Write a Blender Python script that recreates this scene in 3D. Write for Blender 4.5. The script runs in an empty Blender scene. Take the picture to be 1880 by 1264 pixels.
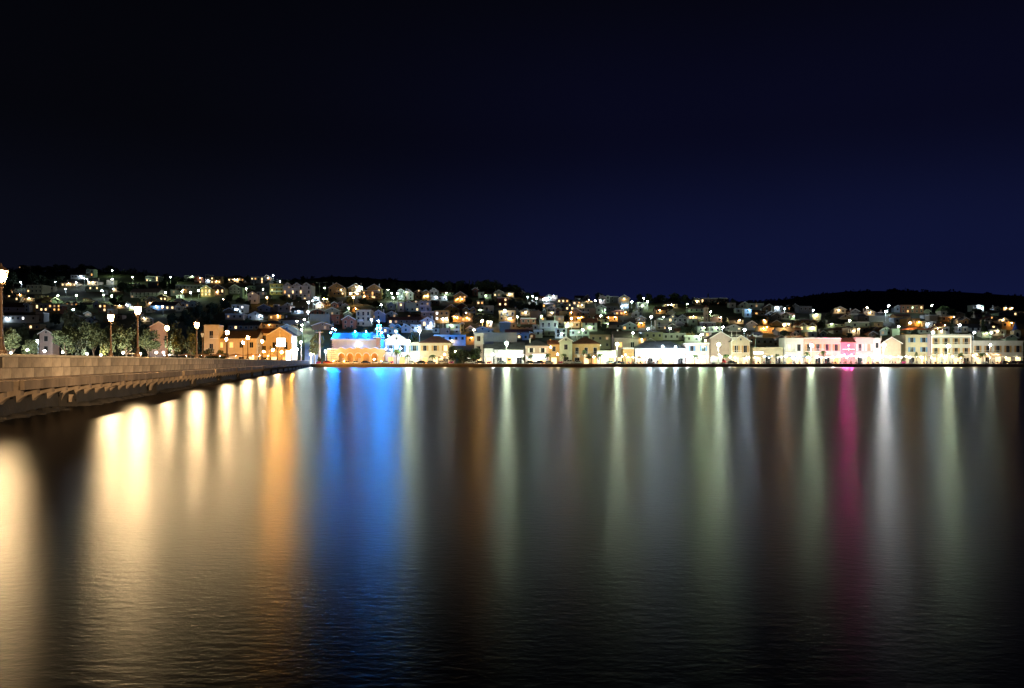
import bpy, math, random
from mathutils import Vector, Matrix
random.seed(7)
R = random.Random(11)
S = bpy.context.scene
COL = S.collection

# ---------------------------------------------------------------- camera
F = 28.0 / 36.0 * 1880.0          # focal length in photo pixels
HZ = 664.0                        # horizon row in the photograph
CAMZ = 2.4
cam_d = bpy.data.cameras.new('camera')
cam_d.lens = 28.0
cam_d.sensor_width = 36.0
cam_d.shift_y = 32.0 / 1880.0
cam_d.clip_start = 0.1
cam_d.clip_end = 12000.0
cam = bpy.data.objects.new('camera', cam_d)
cam.location = (0, 0, CAMZ)
cam.rotation_euler = (math.radians(90), 0, 0)
COL.objects.link(cam)
S.camera = cam

# ---------------------------------------------------------------- world: night sky after dusk
W = bpy.data.worlds.new('World')
S.world = W
W.use_nodes = True
nt = W.node_tree
nt.nodes.clear()
out = nt.nodes.new('ShaderNodeOutputWorld')
bg = nt.nodes.new('ShaderNodeBackground')
tc = nt.nodes.new('ShaderNodeTexCoord')
sep = nt.nodes.new('ShaderNodeSeparateXYZ')
ramp = nt.nodes.new('ShaderNodeValToRGB')
ramp.color_ramp.interpolation = 'EASE'
els = ramp.color_ramp.elements
els[0].position = 0.0
els[0].color = (0.0058, 0.0094, 0.0500, 1)
els[1].position = 0.46
els[1].color = (0.0013, 0.0014, 0.0036, 1)
e = els.new(0.12); e.color = (0.0044, 0.0064, 0.0315, 1)
e = els.new(0.28); e.color = (0.0022, 0.0025, 0.0110, 1)
ramp2 = nt.nodes.new('ShaderNodeValToRGB')           # the darker, greyer side away from the afterglow
ramp2.color_ramp.interpolation = 'EASE'
els = ramp2.color_ramp.elements
els[0].position = 0.0; els[0].color = (0.0050, 0.0062, 0.0165, 1)
els[1].position = 0.46; els[1].color = (0.0011, 0.0013, 0.0028, 1)
e = els.new(0.12); e.color = (0.0038, 0.0045, 0.0105, 1)
e = els.new(0.28); e.color = (0.0016, 0.0018, 0.0036, 1)
side = nt.nodes.new('ShaderNodeMapRange'); side.interpolation_type = 'SMOOTHSTEP'
side.inputs['From Min'].default_value = -0.45; side.inputs['From Max'].default_value = 0.25
smix = nt.nodes.new('ShaderNodeMix'); smix.data_type = 'RGBA'
nz = nt.nodes.new('ShaderNodeTexNoise')
nz.inputs['Scale'].default_value = 1.6
nz.inputs['Detail'].default_value = 3.0
az = nt.nodes.new('ShaderNodeMapRange')
az.inputs['From Min'].default_value = -0.55
az.inputs['From Max'].default_value = 0.45
az.inputs['To Min'].default_value = 0.85
az.inputs['To Max'].default_value = 1.05
nmul = nt.nodes.new('ShaderNodeMapRange')
nmul.inputs['From Min'].default_value = 0.3
nmul.inputs['From Max'].default_value = 0.7
nmul.inputs['To Min'].default_value = 0.88
nmul.inputs['To Max'].default_value = 1.12
mul = nt.nodes.new('ShaderNodeMath'); mul.operation = 'MULTIPLY'
L = nt.links.new
L(tc.outputs['Generated'], sep.inputs[0])
L(sep.outputs['Z'], ramp.inputs[0])
L(sep.outputs['X'], az.inputs['Value'])
L(tc.outputs['Generated'], nz.inputs['Vector'])
L(nz.outputs['Fac'], nmul.inputs['Value'])
L(az.outputs[0], mul.inputs[0]); L(nmul.outputs[0], mul.inputs[1])
L(sep.outputs['Z'], ramp2.inputs[0])
L(sep.outputs['X'], side.inputs['Value'])
L(side.outputs[0], smix.inputs[0])
L(ramp2.outputs[0], smix.inputs[6]); L(ramp.outputs[0], smix.inputs[7])
L(smix.outputs[2], bg.inputs['Color'])
L(mul.outputs[0], bg.inputs['Strength'])
L(bg.outputs[0], out.inputs[0])

# ---------------------------------------------------------------- exposure and renderer
vs = S.view_settings
vs.view_transform = 'Standard'
vs.look = 'None'
vs.exposure = 0.0
vs.gamma = 1.0
vs.use_curve_mapping = False
cy = S.cycles
cy.use_denoising = True
cy.max_bounces = 4
cy.diffuse_bounces = 2
cy.glossy_bounces = 2
cy.transmission_bounces = 2
cy.volume_bounces = 0
cy.caustics_reflective = False
cy.caustics_refractive = False
cy.sample_clamp_indirect = 3.0
cy.sample_clamp_direct = 0.0
cy.use_adaptive_sampling = True
cy.adaptive_threshold = 0.01
try: cy.use_light_tree = True
except Exception: pass

# ---------------------------------------------------------------- helpers
def at(x, y, Y):
    """world point at photo pixel (x, y) and depth Y"""
    return Vector(((x - 940.0) / F * Y, Y, CAMZ + (HZ - y) / F * Y))

def tag(o, label=None, cat=None, group=None, kind=None):
    if label: o['label'] = label
    if cat: o['category'] = cat
    if group: o['group'] = group
    if kind: o['kind'] = kind
    return o

def empty(name, loc, rz=0.0):
    o = bpy.data.objects.new(name, None)
    o.empty_display_size = 0.3
    o.location = loc
    o.rotation_euler = (0, 0, rz)
    COL.objects.link(o)
    return o

def link(name, me, parent=None, loc=None, rot=None, scale=None):
    o = bpy.data.objects.new(name, me)
    COL.objects.link(o)
    if parent is not None: o.parent = parent
    if loc is not None: o.location = loc
    if rot is not None: o.rotation_euler = rot
    if scale is not None: o.scale = scale
    return o

def copy_tree(o, parent=None):
    c = o.copy(); COL.objects.link(c)
    if parent is not None: c.parent = parent
    for ch in o.children: copy_tree(ch, c)
    return c

class MB:
    def __init__(s): s.v = []; s.f = []; s.m = []
    def add(s, vs, fs, mi=0):
        b = len(s.v); s.v += [tuple(p) for p in vs]
        for f in fs: s.f.append(tuple(b + i for i in f)); s.m.append(mi)
        return s
    def box(s, x0, x1, y0, y1, z0, z1, mi=0):
        return s.add([(x0,y0,z0),(x1,y0,z0),(x1,y1,z0),(x0,y1,z0),(x0,y0,z1),(x1,y0,z1),(x1,y1,z1),(x0,y1,z1)],
                     [(0,3,2,1),(4,5,6,7),(0,1,5,4),(1,2,6,5),(2,3,7,6),(3,0,4,7)], mi)
    def prism(s, poly, d, mi=0):
        """poly: list of 3D points (planar), extruded by vector d"""
        n = len(poly); d = Vector(d)
        a = [Vector(p) for p in poly]; b = [p + d for p in a]
        fs = [tuple(range(n))[::-1], tuple(range(n, 2*n))]
        fs += [(i, (i+1) % n, n + (i+1) % n, n + i) for i in range(n)]
        return s.add(a + b, fs, mi)
    def tube(s, p0, p1, r0, r1, n=8, mi=0, cap=True):
        p0 = Vector(p0); p1 = Vector(p1); d = (p1 - p0)
        if d.length < 1e-6: return s
        q = d.to_track_quat('Z', 'Y')
        vs = []
        for p, r in ((p0, r0), (p1, r1)):
            for i in range(n):
                a = 2*math.pi*i/n
                vs.append(p + q @ Vector((r*math.cos(a), r*math.sin(a), 0)))
        fs = [(i, (i+1) % n, n + (i+1) % n, n + i) for i in range(n)]
        if cap: fs += [tuple(range(n))[::-1], tuple(range(n, 2*n))]
        return s.add(vs, fs, mi)
    def lathe(s, prof, n=10, c=(0,0,0), mi=0):
        """prof: list of (r, z)"""
        vs = []
        for r, z in prof:
            for i in range(n):
                a = 2*math.pi*i/n
                vs.append((c[0] + r*math.cos(a), c[1] + r*math.sin(a), c[2] + z))
        fs = []
        for k in range(len(prof)-1):
            for i in range(n):
                fs.append((k*n+i, k*n+(i+1) % n, (k+1)*n+(i+1) % n, (k+1)*n+i))
        fs.append(tuple(range(n))[::-1]); fs.append(tuple(range((len(prof)-1)*n, len(prof)*n)))
        return s.add(vs, fs, mi)
    def ball(s, c, r, mi=0, sub=1):
        t = (1 + 5**.5)/2
        vs = [Vector(p).normalized() for p in [(-1,t,0),(1,t,0),(-1,-t,0),(1,-t,0),(0,-1,t),(0,1,t),(0,-1,-t),(0,1,-t),(t,0,-1),(t,0,1),(-t,0,-1),(-t,0,1)]]
        fs = [(0,11,5),(0,5,1),(0,1,7),(0,7,10),(0,10,11),(1,5,9),(5,11,4),(11,10,2),(10,7,6),(7,1,8),(3,9,4),(3,4,2),(3,2,6),(3,6,8),(3,8,9),(4,9,5),(2,4,11),(6,2,10),(8,6,7),(9,8,1)]
        for _ in range(sub):
            nf = []; cache = {}
            def mid(a, b):
                k = (min(a,b), max(a,b))
                if k not in cache: vs.append(((vs[a]+vs[b])/2).normalized()); cache[k] = len(vs)-1
                return cache[k]
            for a, b, cc in fs:
                x, y, z = mid(a,b), mid(b,cc), mid(cc,a)
                nf += [(a,x,z),(b,y,x),(cc,z,y),(x,y,z)]
            fs = nf
        if isinstance(r, (int, float)): r = (r, r, r)
        return s.add([(c[0]+p.x*r[0], c[1]+p.y*r[1], c[2]+p.z*r[2]) for p in vs], fs, mi)
    def mesh(s, name, mats, smooth=False):
        me = bpy.data.meshes.new(name)
        me.from_pydata(s.v, [], s.f)
        for m in (mats if isinstance(mats, (list, tuple)) else [mats]): me.materials.append(m)
        me.polygons.foreach_set('material_index', s.m)
        if smooth: me.polygons.foreach_set('use_smooth', [True]*len(s.f))
        me.update()
        return me
    def build(s, name, mats, parent=None, smooth=False, **kw):
        return link(name, s.mesh(name, mats, smooth), parent, **kw)

# ---------------------------------------------------------------- materials
MATS = {}
def mat(name, col, rough=0.75, var=0.22, scale=0.6, bump=0.0, metal=0.0, spec=0.3, var2=0.0, stretch=None):
    if name in MATS: return MATS[name]
    m = bpy.data.materials.new(name); m.use_nodes = True
    n = m.node_tree; b = n.nodes['Principled BSDF']
    b.inputs['Roughness'].default_value = rough
    b.inputs['Metallic'].default_value = metal
    b.inputs['Specular IOR Level'].default_value = spec
    if var <= 0:
        b.inputs['Base Color'].default_value = (*col, 1)
    else:
        tcn = n.nodes.new('ShaderNodeTexCoord')
        src = tcn.outputs['Object']
        if stretch:
            mp = n.nodes.new('ShaderNodeMapping'); mp.inputs['Scale'].default_value = stretch
            n.links.new(src, mp.inputs[0]); src = mp.outputs[0]
        nn = n.nodes.new('ShaderNodeTexNoise'); nn.inputs['Scale'].default_value = scale
        nn.inputs['Detail'].default_value = 6.0; nn.inputs['Roughness'].default_value = 0.65
        rp = n.nodes.new('ShaderNodeValToRGB')
        lo = tuple(c*(1-var) for c in col); hi = tuple(min(1, c*(1+var)) for c in col)
        rp.color_ramp.elements[0].position = 0.3; rp.color_ramp.elements[0].color = (*lo, 1)
        rp.color_ramp.elements[1].position = 0.7; rp.color_ramp.elements[1].color = (*hi, 1)
        n.links.new(src, nn.inputs['Vector']); n.links.new(nn.outputs['Fac'], rp.inputs[0])
        csock = rp.outputs[0]
        if var2 > 0:      # each object a little different
            oi = n.nodes.new('ShaderNodeObjectInfo')
            hs = n.nodes.new('ShaderNodeHueSaturation')
            mr = n.nodes.new('ShaderNodeMapRange')
            mr.inputs['To Min'].default_value = 1 - var2; mr.inputs['To Max'].default_value = 1 + var2
            n.links.new(oi.outputs['Random'], mr.inputs['Value']); n.links.new(mr.outputs[0], hs.inputs['Value'])
            n.links.new(csock, hs.inputs['Color']); csock = hs.outputs[0]
        n.links.new(csock, b.inputs['Base Color'])
        if bump > 0:
            n2 = n.nodes.new('ShaderNodeTexNoise'); n2.inputs['Scale'].default_value = scale*9
            n2.inputs['Detail'].default_value = 4
            bp = n.nodes.new('ShaderNodeBump'); bp.inputs['Strength'].default_value = bump
            bp.inputs['Distance'].default_value = 0.05
            n.links.new(src, n2.inputs['Vector']); n.links.new(n2.outputs['Fac'], bp.inputs['Height'])
            n.links.new(bp.outputs[0], b.inputs['Normal'])
    MATS[name] = m
    return m

def canvas(name, col):
    """awning cloth: half of the light from the lamp below shines through"""
    if name in MATS: return MATS[name]
    m = bpy.data.materials.new(name); m.use_nodes = True
    n = m.node_tree; n.nodes.clear()
    o = n.nodes.new('ShaderNodeOutputMaterial'); d = n.nodes.new('ShaderNodeBsdfDiffuse'); t = n.nodes.new('ShaderNodeBsdfTranslucent'); x = n.nodes.new('ShaderNodeMixShader')
    tcn = n.nodes.new('ShaderNodeTexCoord'); nn = n.nodes.new('ShaderNodeTexNoise'); nn.inputs['Scale'].default_value = 3.0
    rp = n.nodes.new('ShaderNodeValToRGB'); rp.color_ramp.elements[0].color = (*[c*.85 for c in col], 1); rp.color_ramp.elements[1].color = (*col, 1)
    n.links.new(tcn.outputs['Object'], nn.inputs['Vector']); n.links.new(nn.outputs['Fac'], rp.inputs[0])
    n.links.new(rp.outputs[0], d.inputs['Color']); n.links.new(rp.outputs[0], t.inputs['Color'])
    x.inputs[0].default_value = 0.5
    n.links.new(d.outputs[0], x.inputs[1]); n.links.new(t.outputs[0], x.inputs[2]); n.links.new(x.outputs[0], o.inputs[0])
    MATS[name] = m
    return m

def emit(name, col, strength, sample=True):
    if name in MATS: return MATS[name]
    m = bpy.data.materials.new(name); m.use_nodes = True
    n = m.node_tree; b = n.nodes['Principled BSDF']
    b.inputs['Base Color'].default_value = (0.02, 0.02, 0.02, 1)
    b.inputs['Emission Color'].default_value = (*col, 1)
    b.inputs['Emission Strength'].default_value = strength
    try: m.cycles.emission_sampling = 'FRONT' if sample else 'NONE'
    except Exception: pass
    MATS[name] = m
    return m

LC = {  # lamp colours
 'H': (0.70, 1.0, 0.55),
 'W': (0.68, 0.85, 1.0), 'G': (0.80, 1.0, 0.66), 'O': (1.0, 0.50, 0.13), 'Y': (1.0, 0.72, 0.40),
 'N': (1.0, 0.95, 0.86), 'B': (0.004, 0.225, 0.95), 'M': (1.0, 0.045, 0.36), 'D': (1.0, 0.68, 0.33), 'A': (1.0, 0.43, 0.075), 'V': (0.22, 0.52, 1.0)}
LC_WORD = {'H': 'greenish', 'W': 'cool white', 'G': 'greenish white', 'O': 'orange', 'Y': 'warm yellow', 'N': 'white', 'B': 'blue', 'M': 'magenta', 'D': 'golden', 'A': 'amber', 'V': 'pale blue'}
GAIN = 1.0
def lampmat(c, power, r):
    """emission of a bulb of radius r that sends out `power` watts"""
    st = GAIN * power / (4*math.pi**2 * r*r)
    return emit('lamp_glow_%s_%d_%d' % (LC_WORD[c].replace(' ', '_'), round(power), round(r*100)), LC[c], st)

WALL = {k: mat('render_' + n, tuple(.76*v for v in c), 0.85, 0.16, 0.25, 0.0) for k, n, c in [
 ('w','white',(.72,.71,.69)),('c','cream',(.66,.56,.40)),('o','ochre',(.56,.36,.15)),('k','pale_pink',(.62,.47,.42)),
 ('p','pink',(.66,.22,.24)),('b','brown',(.30,.20,.14)),('r','brick_red',(.34,.14,.10)),('m','mauve_grey',(.36,.30,.32)),
 ('g','grey',(.42,.41,.40)),('y','olive',(.40,.38,.26)),('u','blue_grey',(.40,.46,.54)),('d','dark_grey',(.17,.17,.18)),('e','sage_green',(.46,.52,.40))]}
WALL_WORD = {'w':'white','c':'cream','o':'ochre','k':'pale pink','p':'pink','b':'brown','r':'brick red','m':'mauve grey','g':'grey','y':'olive','u':'blue grey','d':'dark grey','e':'sage green'}
ROOF = [mat('roof_tile_dark', (.055,.040,.036), .8, .35, .5), mat('roof_tile_brown', (.12,.055,.035), .8, .35, .5),
        mat('roof_tile_red', (.17,.065,.04), .8, .35, .5), mat('roof_slate', (.07,.075,.09), .6, .3, .5), mat('roof_mauve', (.11,.06,.07), .8, .3, .5)]
TRIM = mat('white_trim', (.68,.66,.62), .7, .08, 1)
CONC = mat('concrete', (.34,.33,.31), .85, .2, .8)
DARKM = mat('dark_iron', (.03,.03,.032), .5, .2, 3, metal=.4)
POSTW = mat('galvanised_post', (.45,.46,.45), .5, .12, 3, metal=.3)
GLASS = mat('window_glass_dark', (.012,.014,.018), .12, 0, spec=.5)
FRAME = mat('window_frame', (.50,.48,.44), .6, .1, 2)
SHUT_B = mat('shutter_blue', (.10,.22,.42), .6, .1, 2)
SHUT_G = mat('shutter_green', (.12,.20,.13), .6, .1, 2)
SHUT_O = mat('shutter_ochre_wood', (.42,.24,.09), .6, .15, 2)
PANE = {'y': emit('window_lit_warm', (1,.66,.30), 2.6, False), 'w': emit('window_lit_white', (.95,.97,1), 3.2, False),
        'o': emit('window_lit_orange', (1,.48,.14), 2.0, False), 'd': emit('window_lit_dim', (1,.6,.3), .55, False)}
# ================================================================ the land
KNOT = [(664,372),(640,388),(620,415),(600,455),(580,505),(560,570),(540,640),(520,720),(500,800),(480,880)]
PROF = [(372,1.25)] + [(Y, CAMZ + (HZ-y)/F*Y) for y, Y in KNOT[1:]]
PROF += [(960, PROF[-1][1]+20), (1300, PROF[-1][1]+60)]
def lerp(tab, t):
    if t <= tab[0][0]: return tab[0][1]
    for (a, va), (b, vb) in zip(tab, tab[1:]):
        if t <= b:
            return va + (vb-va)*(t-a)/(b-a)
    return tab[-1][1]
RIDGE_PX = [(-200,494),(0,495),(130,494),(250,499),(310,511),(400,513),(520,515),(620,519),(700,522),(780,525),(860,524),(940,530),(985,543),(1100,548),(1200,551),(1300,555),(1400,559),(1500,567),(1700,567),(1880,566),(2080,566)]
RIDGE = []
for x, y in RIDGE_PX:
    Yr = lerp(sorted([(-yy, YY) for yy, YY in KNOT]), -y)
    RIDGE.append(((x-940)/F*Yr, CAMZ + (HZ-y)/F*Yr))
RIDGE.sort()
def hash2(i, j):
    h = math.sin(i*127.1 + j*311.7)*43758.5453
    return h - math.floor(h)
def vnoise(x, y):
    i, j = math.floor(x), math.floor(y); fx, fy = x-i, y-j
    fx = fx*fx*(3-2*fx); fy = fy*fy*(3-2*fy)
    return (hash2(i,j)*(1-fx)+hash2(i+1,j)*fx)*(1-fy) + (hash2(i,j+1)*(1-fx)+hash2(i+1,j+1)*fx)*fy
def H(X, Y):
    if Y < 372: return 1.25
    p = lerp(PROF, Y); r = lerp(RIDGE, X)
    k = 6.0
    d = p - r
    h = r + (d - math.sqrt(d*d + k*k))/2 + 0.5       # soft minimum
    h = max(h, 1.25) if Y > 380 else max(1.25, h)
    w = min(1, max(0, (Y-400)/100.0))
    return h + w*(vnoise(X*0.02, Y*0.02)-0.5)*3.0
def on_land(x, y, up=0.0):
    """depth at which the ray through (x, y) comes down to `up` metres above the land"""
    best = None; Y = 374.0
    while Y < 900:
        p = at(x, y, Y); d = p.z - up - H(p.x, Y)
        if d <= 0: return Y
        if best is None or d < best[0]: best = (d, Y)
        Y += 1.5
    return best[1]

GROUND = mat('hillside_earth', (.050,.052,.026), .95, .5, .05)
n = MB()
xs = [-1300,-1100,-900] + [-800 + 11*i for i in range(146)] + [900,1100,1300]
ys = [374 + 8*i for i in range(72)] + [960+40*i for i in range(9)]
for Y in ys:
    for X in xs: n.v.append((X, Y, H(X, Y) if Y > 375 else 0.6))
nx = len(xs)
for j in range(len(ys)-1):
    for i in range(nx-1):
        n.f.append((j*nx+i, j*nx+i+1, (j+1)*nx+i+1, (j+1)*nx+i)); n.m.append(0)
tag(n.build('hillside', GROUND, smooth=True), kind='structure')

# far hills: a long ridge beyond the town
def far_hill(name, pts, Y0, depth, base=-4):
    n = MB(); m = len(pts); rows = 7
    for k in range(rows):
        t = k/(rows-1)
        for X, hgt in pts:
            prof = math.sin(math.pi*(0.06 + 0.60*t)) / math.sin(math.pi*0.5)
            z = base + (hgt-base)*min(1, prof) + (vnoise(X*.012+k*3.1, k*1.7)-.5)*8*(1 if 0 < t < 1 else 0)
            n.v.append((X, Y0 + depth*t, z))
    for k in range(rows-1):
        for i in range(m-1):
            n.f.append((k*m+i, k*m+i+1, (k+1)*m+i+1, (k+1)*m+i)); n.m.append(0)
    return tag(n.build(name, mat('far_scrub', (.018,.022,.014), .95, .3, .02), smooth=True), kind='structure')
HILL_R = [(1290,560),(1360,556),(1420,552),(1470,546),(1530,540),(1590,537.5),(1640,537),(1700,539),(1760,543),(1820,547),(1880,549),(1960,552),(2100,556),(2400,566)]
FY = 1500
pr = [((x-940)/F*FY, CAMZ + (HZ-y-1.5)/F*FY) for x, y in HILL_R]
pr = [(pr[0][0]-260, 20)] + pr
far_hill('far_hill', pr, FY-586, 800)
HILL_L = [(430,540),(520,518),(570,513),(620,511),(660,513),(720,516),(790,521),(880,528),(980,545)]
FY2 = 1800
pl = [((x-940)/F*FY2, CAMZ + (HZ-y-1.5)/F*FY2) for x, y in HILL_L]
pl = [(pl[0][0]-250, 10)] + pl + [(pl[-1][0]+200, 10)]
far_hill('far_hill', pl, FY2-513, 700)

# ---------------------------------------------------------------- quay
QY = 340.0
STONE_Q = mat('quay_stone', (.16,.14,.12), .9, .3, .7)
PAVE = mat('quay_paving', (.55,.52,.48), .85, .15, .5)
n = MB()
n.box(-86, 760, QY, 378, -3, 1.18)
n.box(-900, -86, 297, 378, -3, 1.18)
tag(n.build('quay', STONE_Q), kind='structure')
n = MB()
n.box(-85.9, 760, QY-.12, QY+.75, 1.182, 1.42)          # kerb along the edge
tag(n.build('quay_kerb', mat('kerb_stone', (.40,.37,.33), .85, .2, 1)), kind='structure')
n = MB()
n.box(-85, 760, QY+.76, 377.5, 1.182, 1.25)
n.box(-899, -86.1, 298, 377.5, 1.182, 1.25)
tag(n.build('promenade', PAVE), kind='structure')
n = MB()
n.box(-84, 700, QY+3.5, QY+9.5, 1.252, 1.256)
tag(n.build('road', mat('asphalt', (.055,.055,.057), .85, .2, 1)), kind='structure')

# ---------------------------------------------------------------- water
wm = bpy.data.materials.new('sea_water'); wm.use_nodes = True
wn = wm.node_tree; wn.nodes.clear()
wo = wn.nodes.new('ShaderNodeOutputMaterial')
gl = wn.nodes.new('ShaderNodeBsdfAnisotropic'); gl.distribution = 'BECKMANN'
gl.inputs['Roughness'].default_value = 0.315
df = wn.nodes.new('ShaderNodeBsdfDiffuse'); df.inputs['Color'].default_value = (.0002,.0003,.0005,1)
fr = wn.nodes.new('ShaderNodeFresnel'); fr.inputs['IOR'].default_value = 1.333
mx = wn.nodes.new('ShaderNodeMixShader')
tcw = wn.nodes.new('ShaderNodeTexCoord')
def wave(scale, detail, stretch, rot=0.0):
    mp = wn.nodes.new('ShaderNodeMapping'); mp.inputs['Scale'].default_value = stretch
    mp.inputs['Rotation'].default_value = (0, 0, rot)
    nn = wn.nodes.new('ShaderNodeTexNoise'); nn.inputs['Scale'].default_value = scale
    nn.inputs['Detail'].default_value = detail; nn.inputs['Roughness'].default_value = 0.6
    wn.links.new(tcw.outputs['Object'], mp.inputs[0]); wn.links.new(mp.outputs[0], nn.inputs['Vector'])
    return nn.outputs['Fac']
h1 = wave(9.0, 4, (0.45, 1.0, 1), 0.12)
h2 = wave(26, 3, (0.45, 1.0, 1), -0.2)
h3 = wave(0.16, 3, (0.35, 1.0, 1), 0.05)
ad = wn.nodes.new('ShaderNodeMath'); ad.operation = 'MULTIPLY_ADD'; ad.inputs[1].default_value = 0.42
wn.links.new(h2, ad.inputs[0]); wn.links.new(h1, ad.inputs[2])
bp = wn.nodes.new('ShaderNodeBump'); bp.inputs['Strength'].default_value = 1.0; bp.inputs['Distance'].default_value = 0.0056
wn.links.new(ad.outputs[0], bp.inputs['Height'])
# patches of calmer and rougher water
rr = wn.nodes.new('ShaderNodeMapRange'); rr.inputs['From Min'].default_value = .3; rr.inputs['From Max'].default_value = .7
rr.inputs['To Min'].default_value = .2765; rr.inputs['To Max'].default_value = .290
gl.inputs['Anisotropy'].default_value = 0.0
tg = wn.nodes.new('ShaderNodeCombineXYZ'); tg.inputs[0].default_value = 1.0
wn.links.new(tg.outputs[0], gl.inputs['Tangent'])
wn.links.new(h3, rr.inputs['Value']); wn.links.new(rr.outputs[0], gl.inputs['Roughness'])
wn.links.new(bp.outputs[0], gl.inputs['Normal']); wn.links.new(bp.outputs[0], fr.inputs['Normal'])
# a ruffled surface never reaches mirror reflectance at grazing angles
fc = wn.nodes.new('ShaderNodeMath'); fc.operation = 'MINIMUM'; fc.inputs[1].default_value = 0.27
fm = wn.nodes.new('ShaderNodeMath'); fm.operation = 'MULTIPLY'; fm.inputs[1].default_value = 0.75
wn.links.new(fr.outputs[0], fm.inputs[0]); wn.links.new(fm.outputs[0], fc.inputs[0]); wn.links.new(fc.outputs[0], mx.inputs[0]); wn.links.new(df.outputs[0], mx.inputs[1]); wn.links.new(gl.outputs[0], mx.inputs[2])
wn.links.new(mx.outputs[0], wo.inputs[0])
n = MB()
n.add([(-2000,-250,0),(2000,-250,0),(2000,3000,0),(-2000,3000,0)], [(0,1,2,3)])
tag(n.build('sea', wm), kind='structure')

# near shore where the photograph was taken from: quay behind the camera carrying the added floodlights
n = MB(); n.box(4, 140, -40, -3.0, -3, 1.6); n.box(-3.0, 4, -40, -2.2, -3, 1.6)
tag(n.build('near_quay', STONE_Q), kind='structure')
# ================================================================ the stone bridge
PK = [(1.5,-20),(-5.5,-7),(-12.2,6),(-17.6,18),(-21.6,33.6),(-27.2,60),(-37.9,110.5),(-55,191),(-76.4,292),(-87.6,344.5)]
PATH = []
for k in range(1, len(PK)-2):
    p0, p1, p2, p3 = [Vector((*PK[k+q], 0)) for q in (-1,0,1,2)]
    N = max(8, int((p2-p1).length/0.5))
    for i in range(N):
        t = i/N
        PATH.append(0.5*((2*p1)+(-p0+p2)*t+(2*p0-5*p1+4*p2-p3)*t*t+(-p0+3*p1-3*p2+p3)*t**3))
PATH.append(Vector((*PK[-2],0))); PATH.append(Vector((*PK[-1],0)))
ARC = [0.0]
for a, b in zip(PATH, PATH[1:]): ARC.append(ARC[-1] + (b-a).length)
BL = ARC[-1]
def bpt(s, nrm=0.0, z=0.0):
    s = max(0, min(BL-1e-4, s)); lo, hi = 0, len(ARC)-1
    while hi-lo > 1:
        m = (lo+hi)//2
        if ARC[m] <= s: lo = m
        else: hi = m
    t = (s-ARC[lo])/(ARC[hi]-ARC[lo]); a, b = PATH[lo], PATH[hi]
    d = (b-a).normalized()
    # smooth direction from a wider window
    a2 = PATH[max(0, lo-4)]; b2 = PATH[min(len(PATH)-1, hi+4)]; d = (b2-a2).normalized()
    nr = Vector((d.y, -d.x, 0))          # towards the open water, right of the bridge
    p = a.lerp(b, t) + nr*nrm
    return Vector((p.x, p.y, z)), d, nr
def s_at_Y(Y):
    for i, p in enumerate(PATH):
        if p.y >= Y: return ARC[i]
    return BL
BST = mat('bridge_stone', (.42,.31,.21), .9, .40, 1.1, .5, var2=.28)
BSTD = mat('bridge_stone_dark', (.030,.022,.016), .95, .45, .8, .6)  # dark stone, deepened in colour for the shade under the walkways
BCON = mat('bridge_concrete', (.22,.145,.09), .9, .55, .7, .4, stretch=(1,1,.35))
BCOP = mat('bridge_coping', (.50,.40,.28), .85, .2, 1.5, .3)
bridge = empty('stone_bridge', bpt(0)[0])
tag(bridge, 'long low stone bridge with arches and corbelled walkways running to the shore', 'bridge')
B0 = Vector(bridge.location)
def strip(mb, s0, s1, prof, step=1.0, close=False, mi=0):
    """sweep a cross-section [(n, z), ...] along the bridge"""
    k = max(1, int(math.ceil((s1-s0)/step))); m = len(prof); base = len(mb.v)
    for i in range(k+1):
        s = s0 + (s1-s0)*i/k
        for nn, z in prof:
            p = bpt(s, nn, z)[0]; mb.v.append(tuple(p-B0))
    rng = m if close else m-1
    for i in range(k):
        for j in range(rng):
            a = base+i*m+j; b = base+i*m+(j+1) % m
            mb.f.append((a, b, b+m, a+m)); mb.m.append(mi)
    if close:
        mb.f.append(tuple(base+j for j in range(m))); mb.m.append(mi)
        mb.f.append(tuple(base+k*m+j for j in range(m))[::-1]); mb.m.append(mi)
    return mb
DK = 1.62
# deck
strip(MB(), 0, BL, [(0.02,1.2),(0.02,DK),(-5.5,DK),(-5.5,1.2)], 2, True).build('deck', mat('bridge_paving', (.22,.20,.18), .9, .2, .8), bridge)
# string course under the parapet
strip(MB(), 0, BL, [(0.16,1.40),(0.16,1.63),(-.02,1.66),(-.02,1.40)], 1, True).build('string_course', BCON, bridge)
# pier wall with arches
SEC = []
Y = 24.6
for a, b in [(15.2,31.6),(32.4,47.8),(48.8,65.2),(66.4,81.8),(83.0,98.4)]: SEC.append((s_at_Y(a), s_at_Y(b)))
s = SEC[-1][1] + 1.4
while s + 15.6 < BL-6:
    SEC.append((s, s+15.4)); s += 16.8
ARCH = [s_at_Y(24.5), s_at_Y(41.2), s_at_Y(59.0), s_at_Y(75.5), s_at_Y(91.0), s_at_Y(107.6)]
s = ARCH[-1] + 16.8
while s < BL-10: ARCH.append(s); s += 16.8
mb = MB(); RA = 1.25; step = .21
edges = []
s = 0.0
while s < BL:
    edges.append(s); near = min(abs(s-a) for a in ARCH)
    s += step if near < RA+.5 else 0.9
edges.append(BL)
def arch_z(s):
    d = min(abs(s-a) for a in ARCH)
    return math.sqrt(max(0, RA*RA-d*d))*0.80 + 0.12 if d < RA else None
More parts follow.
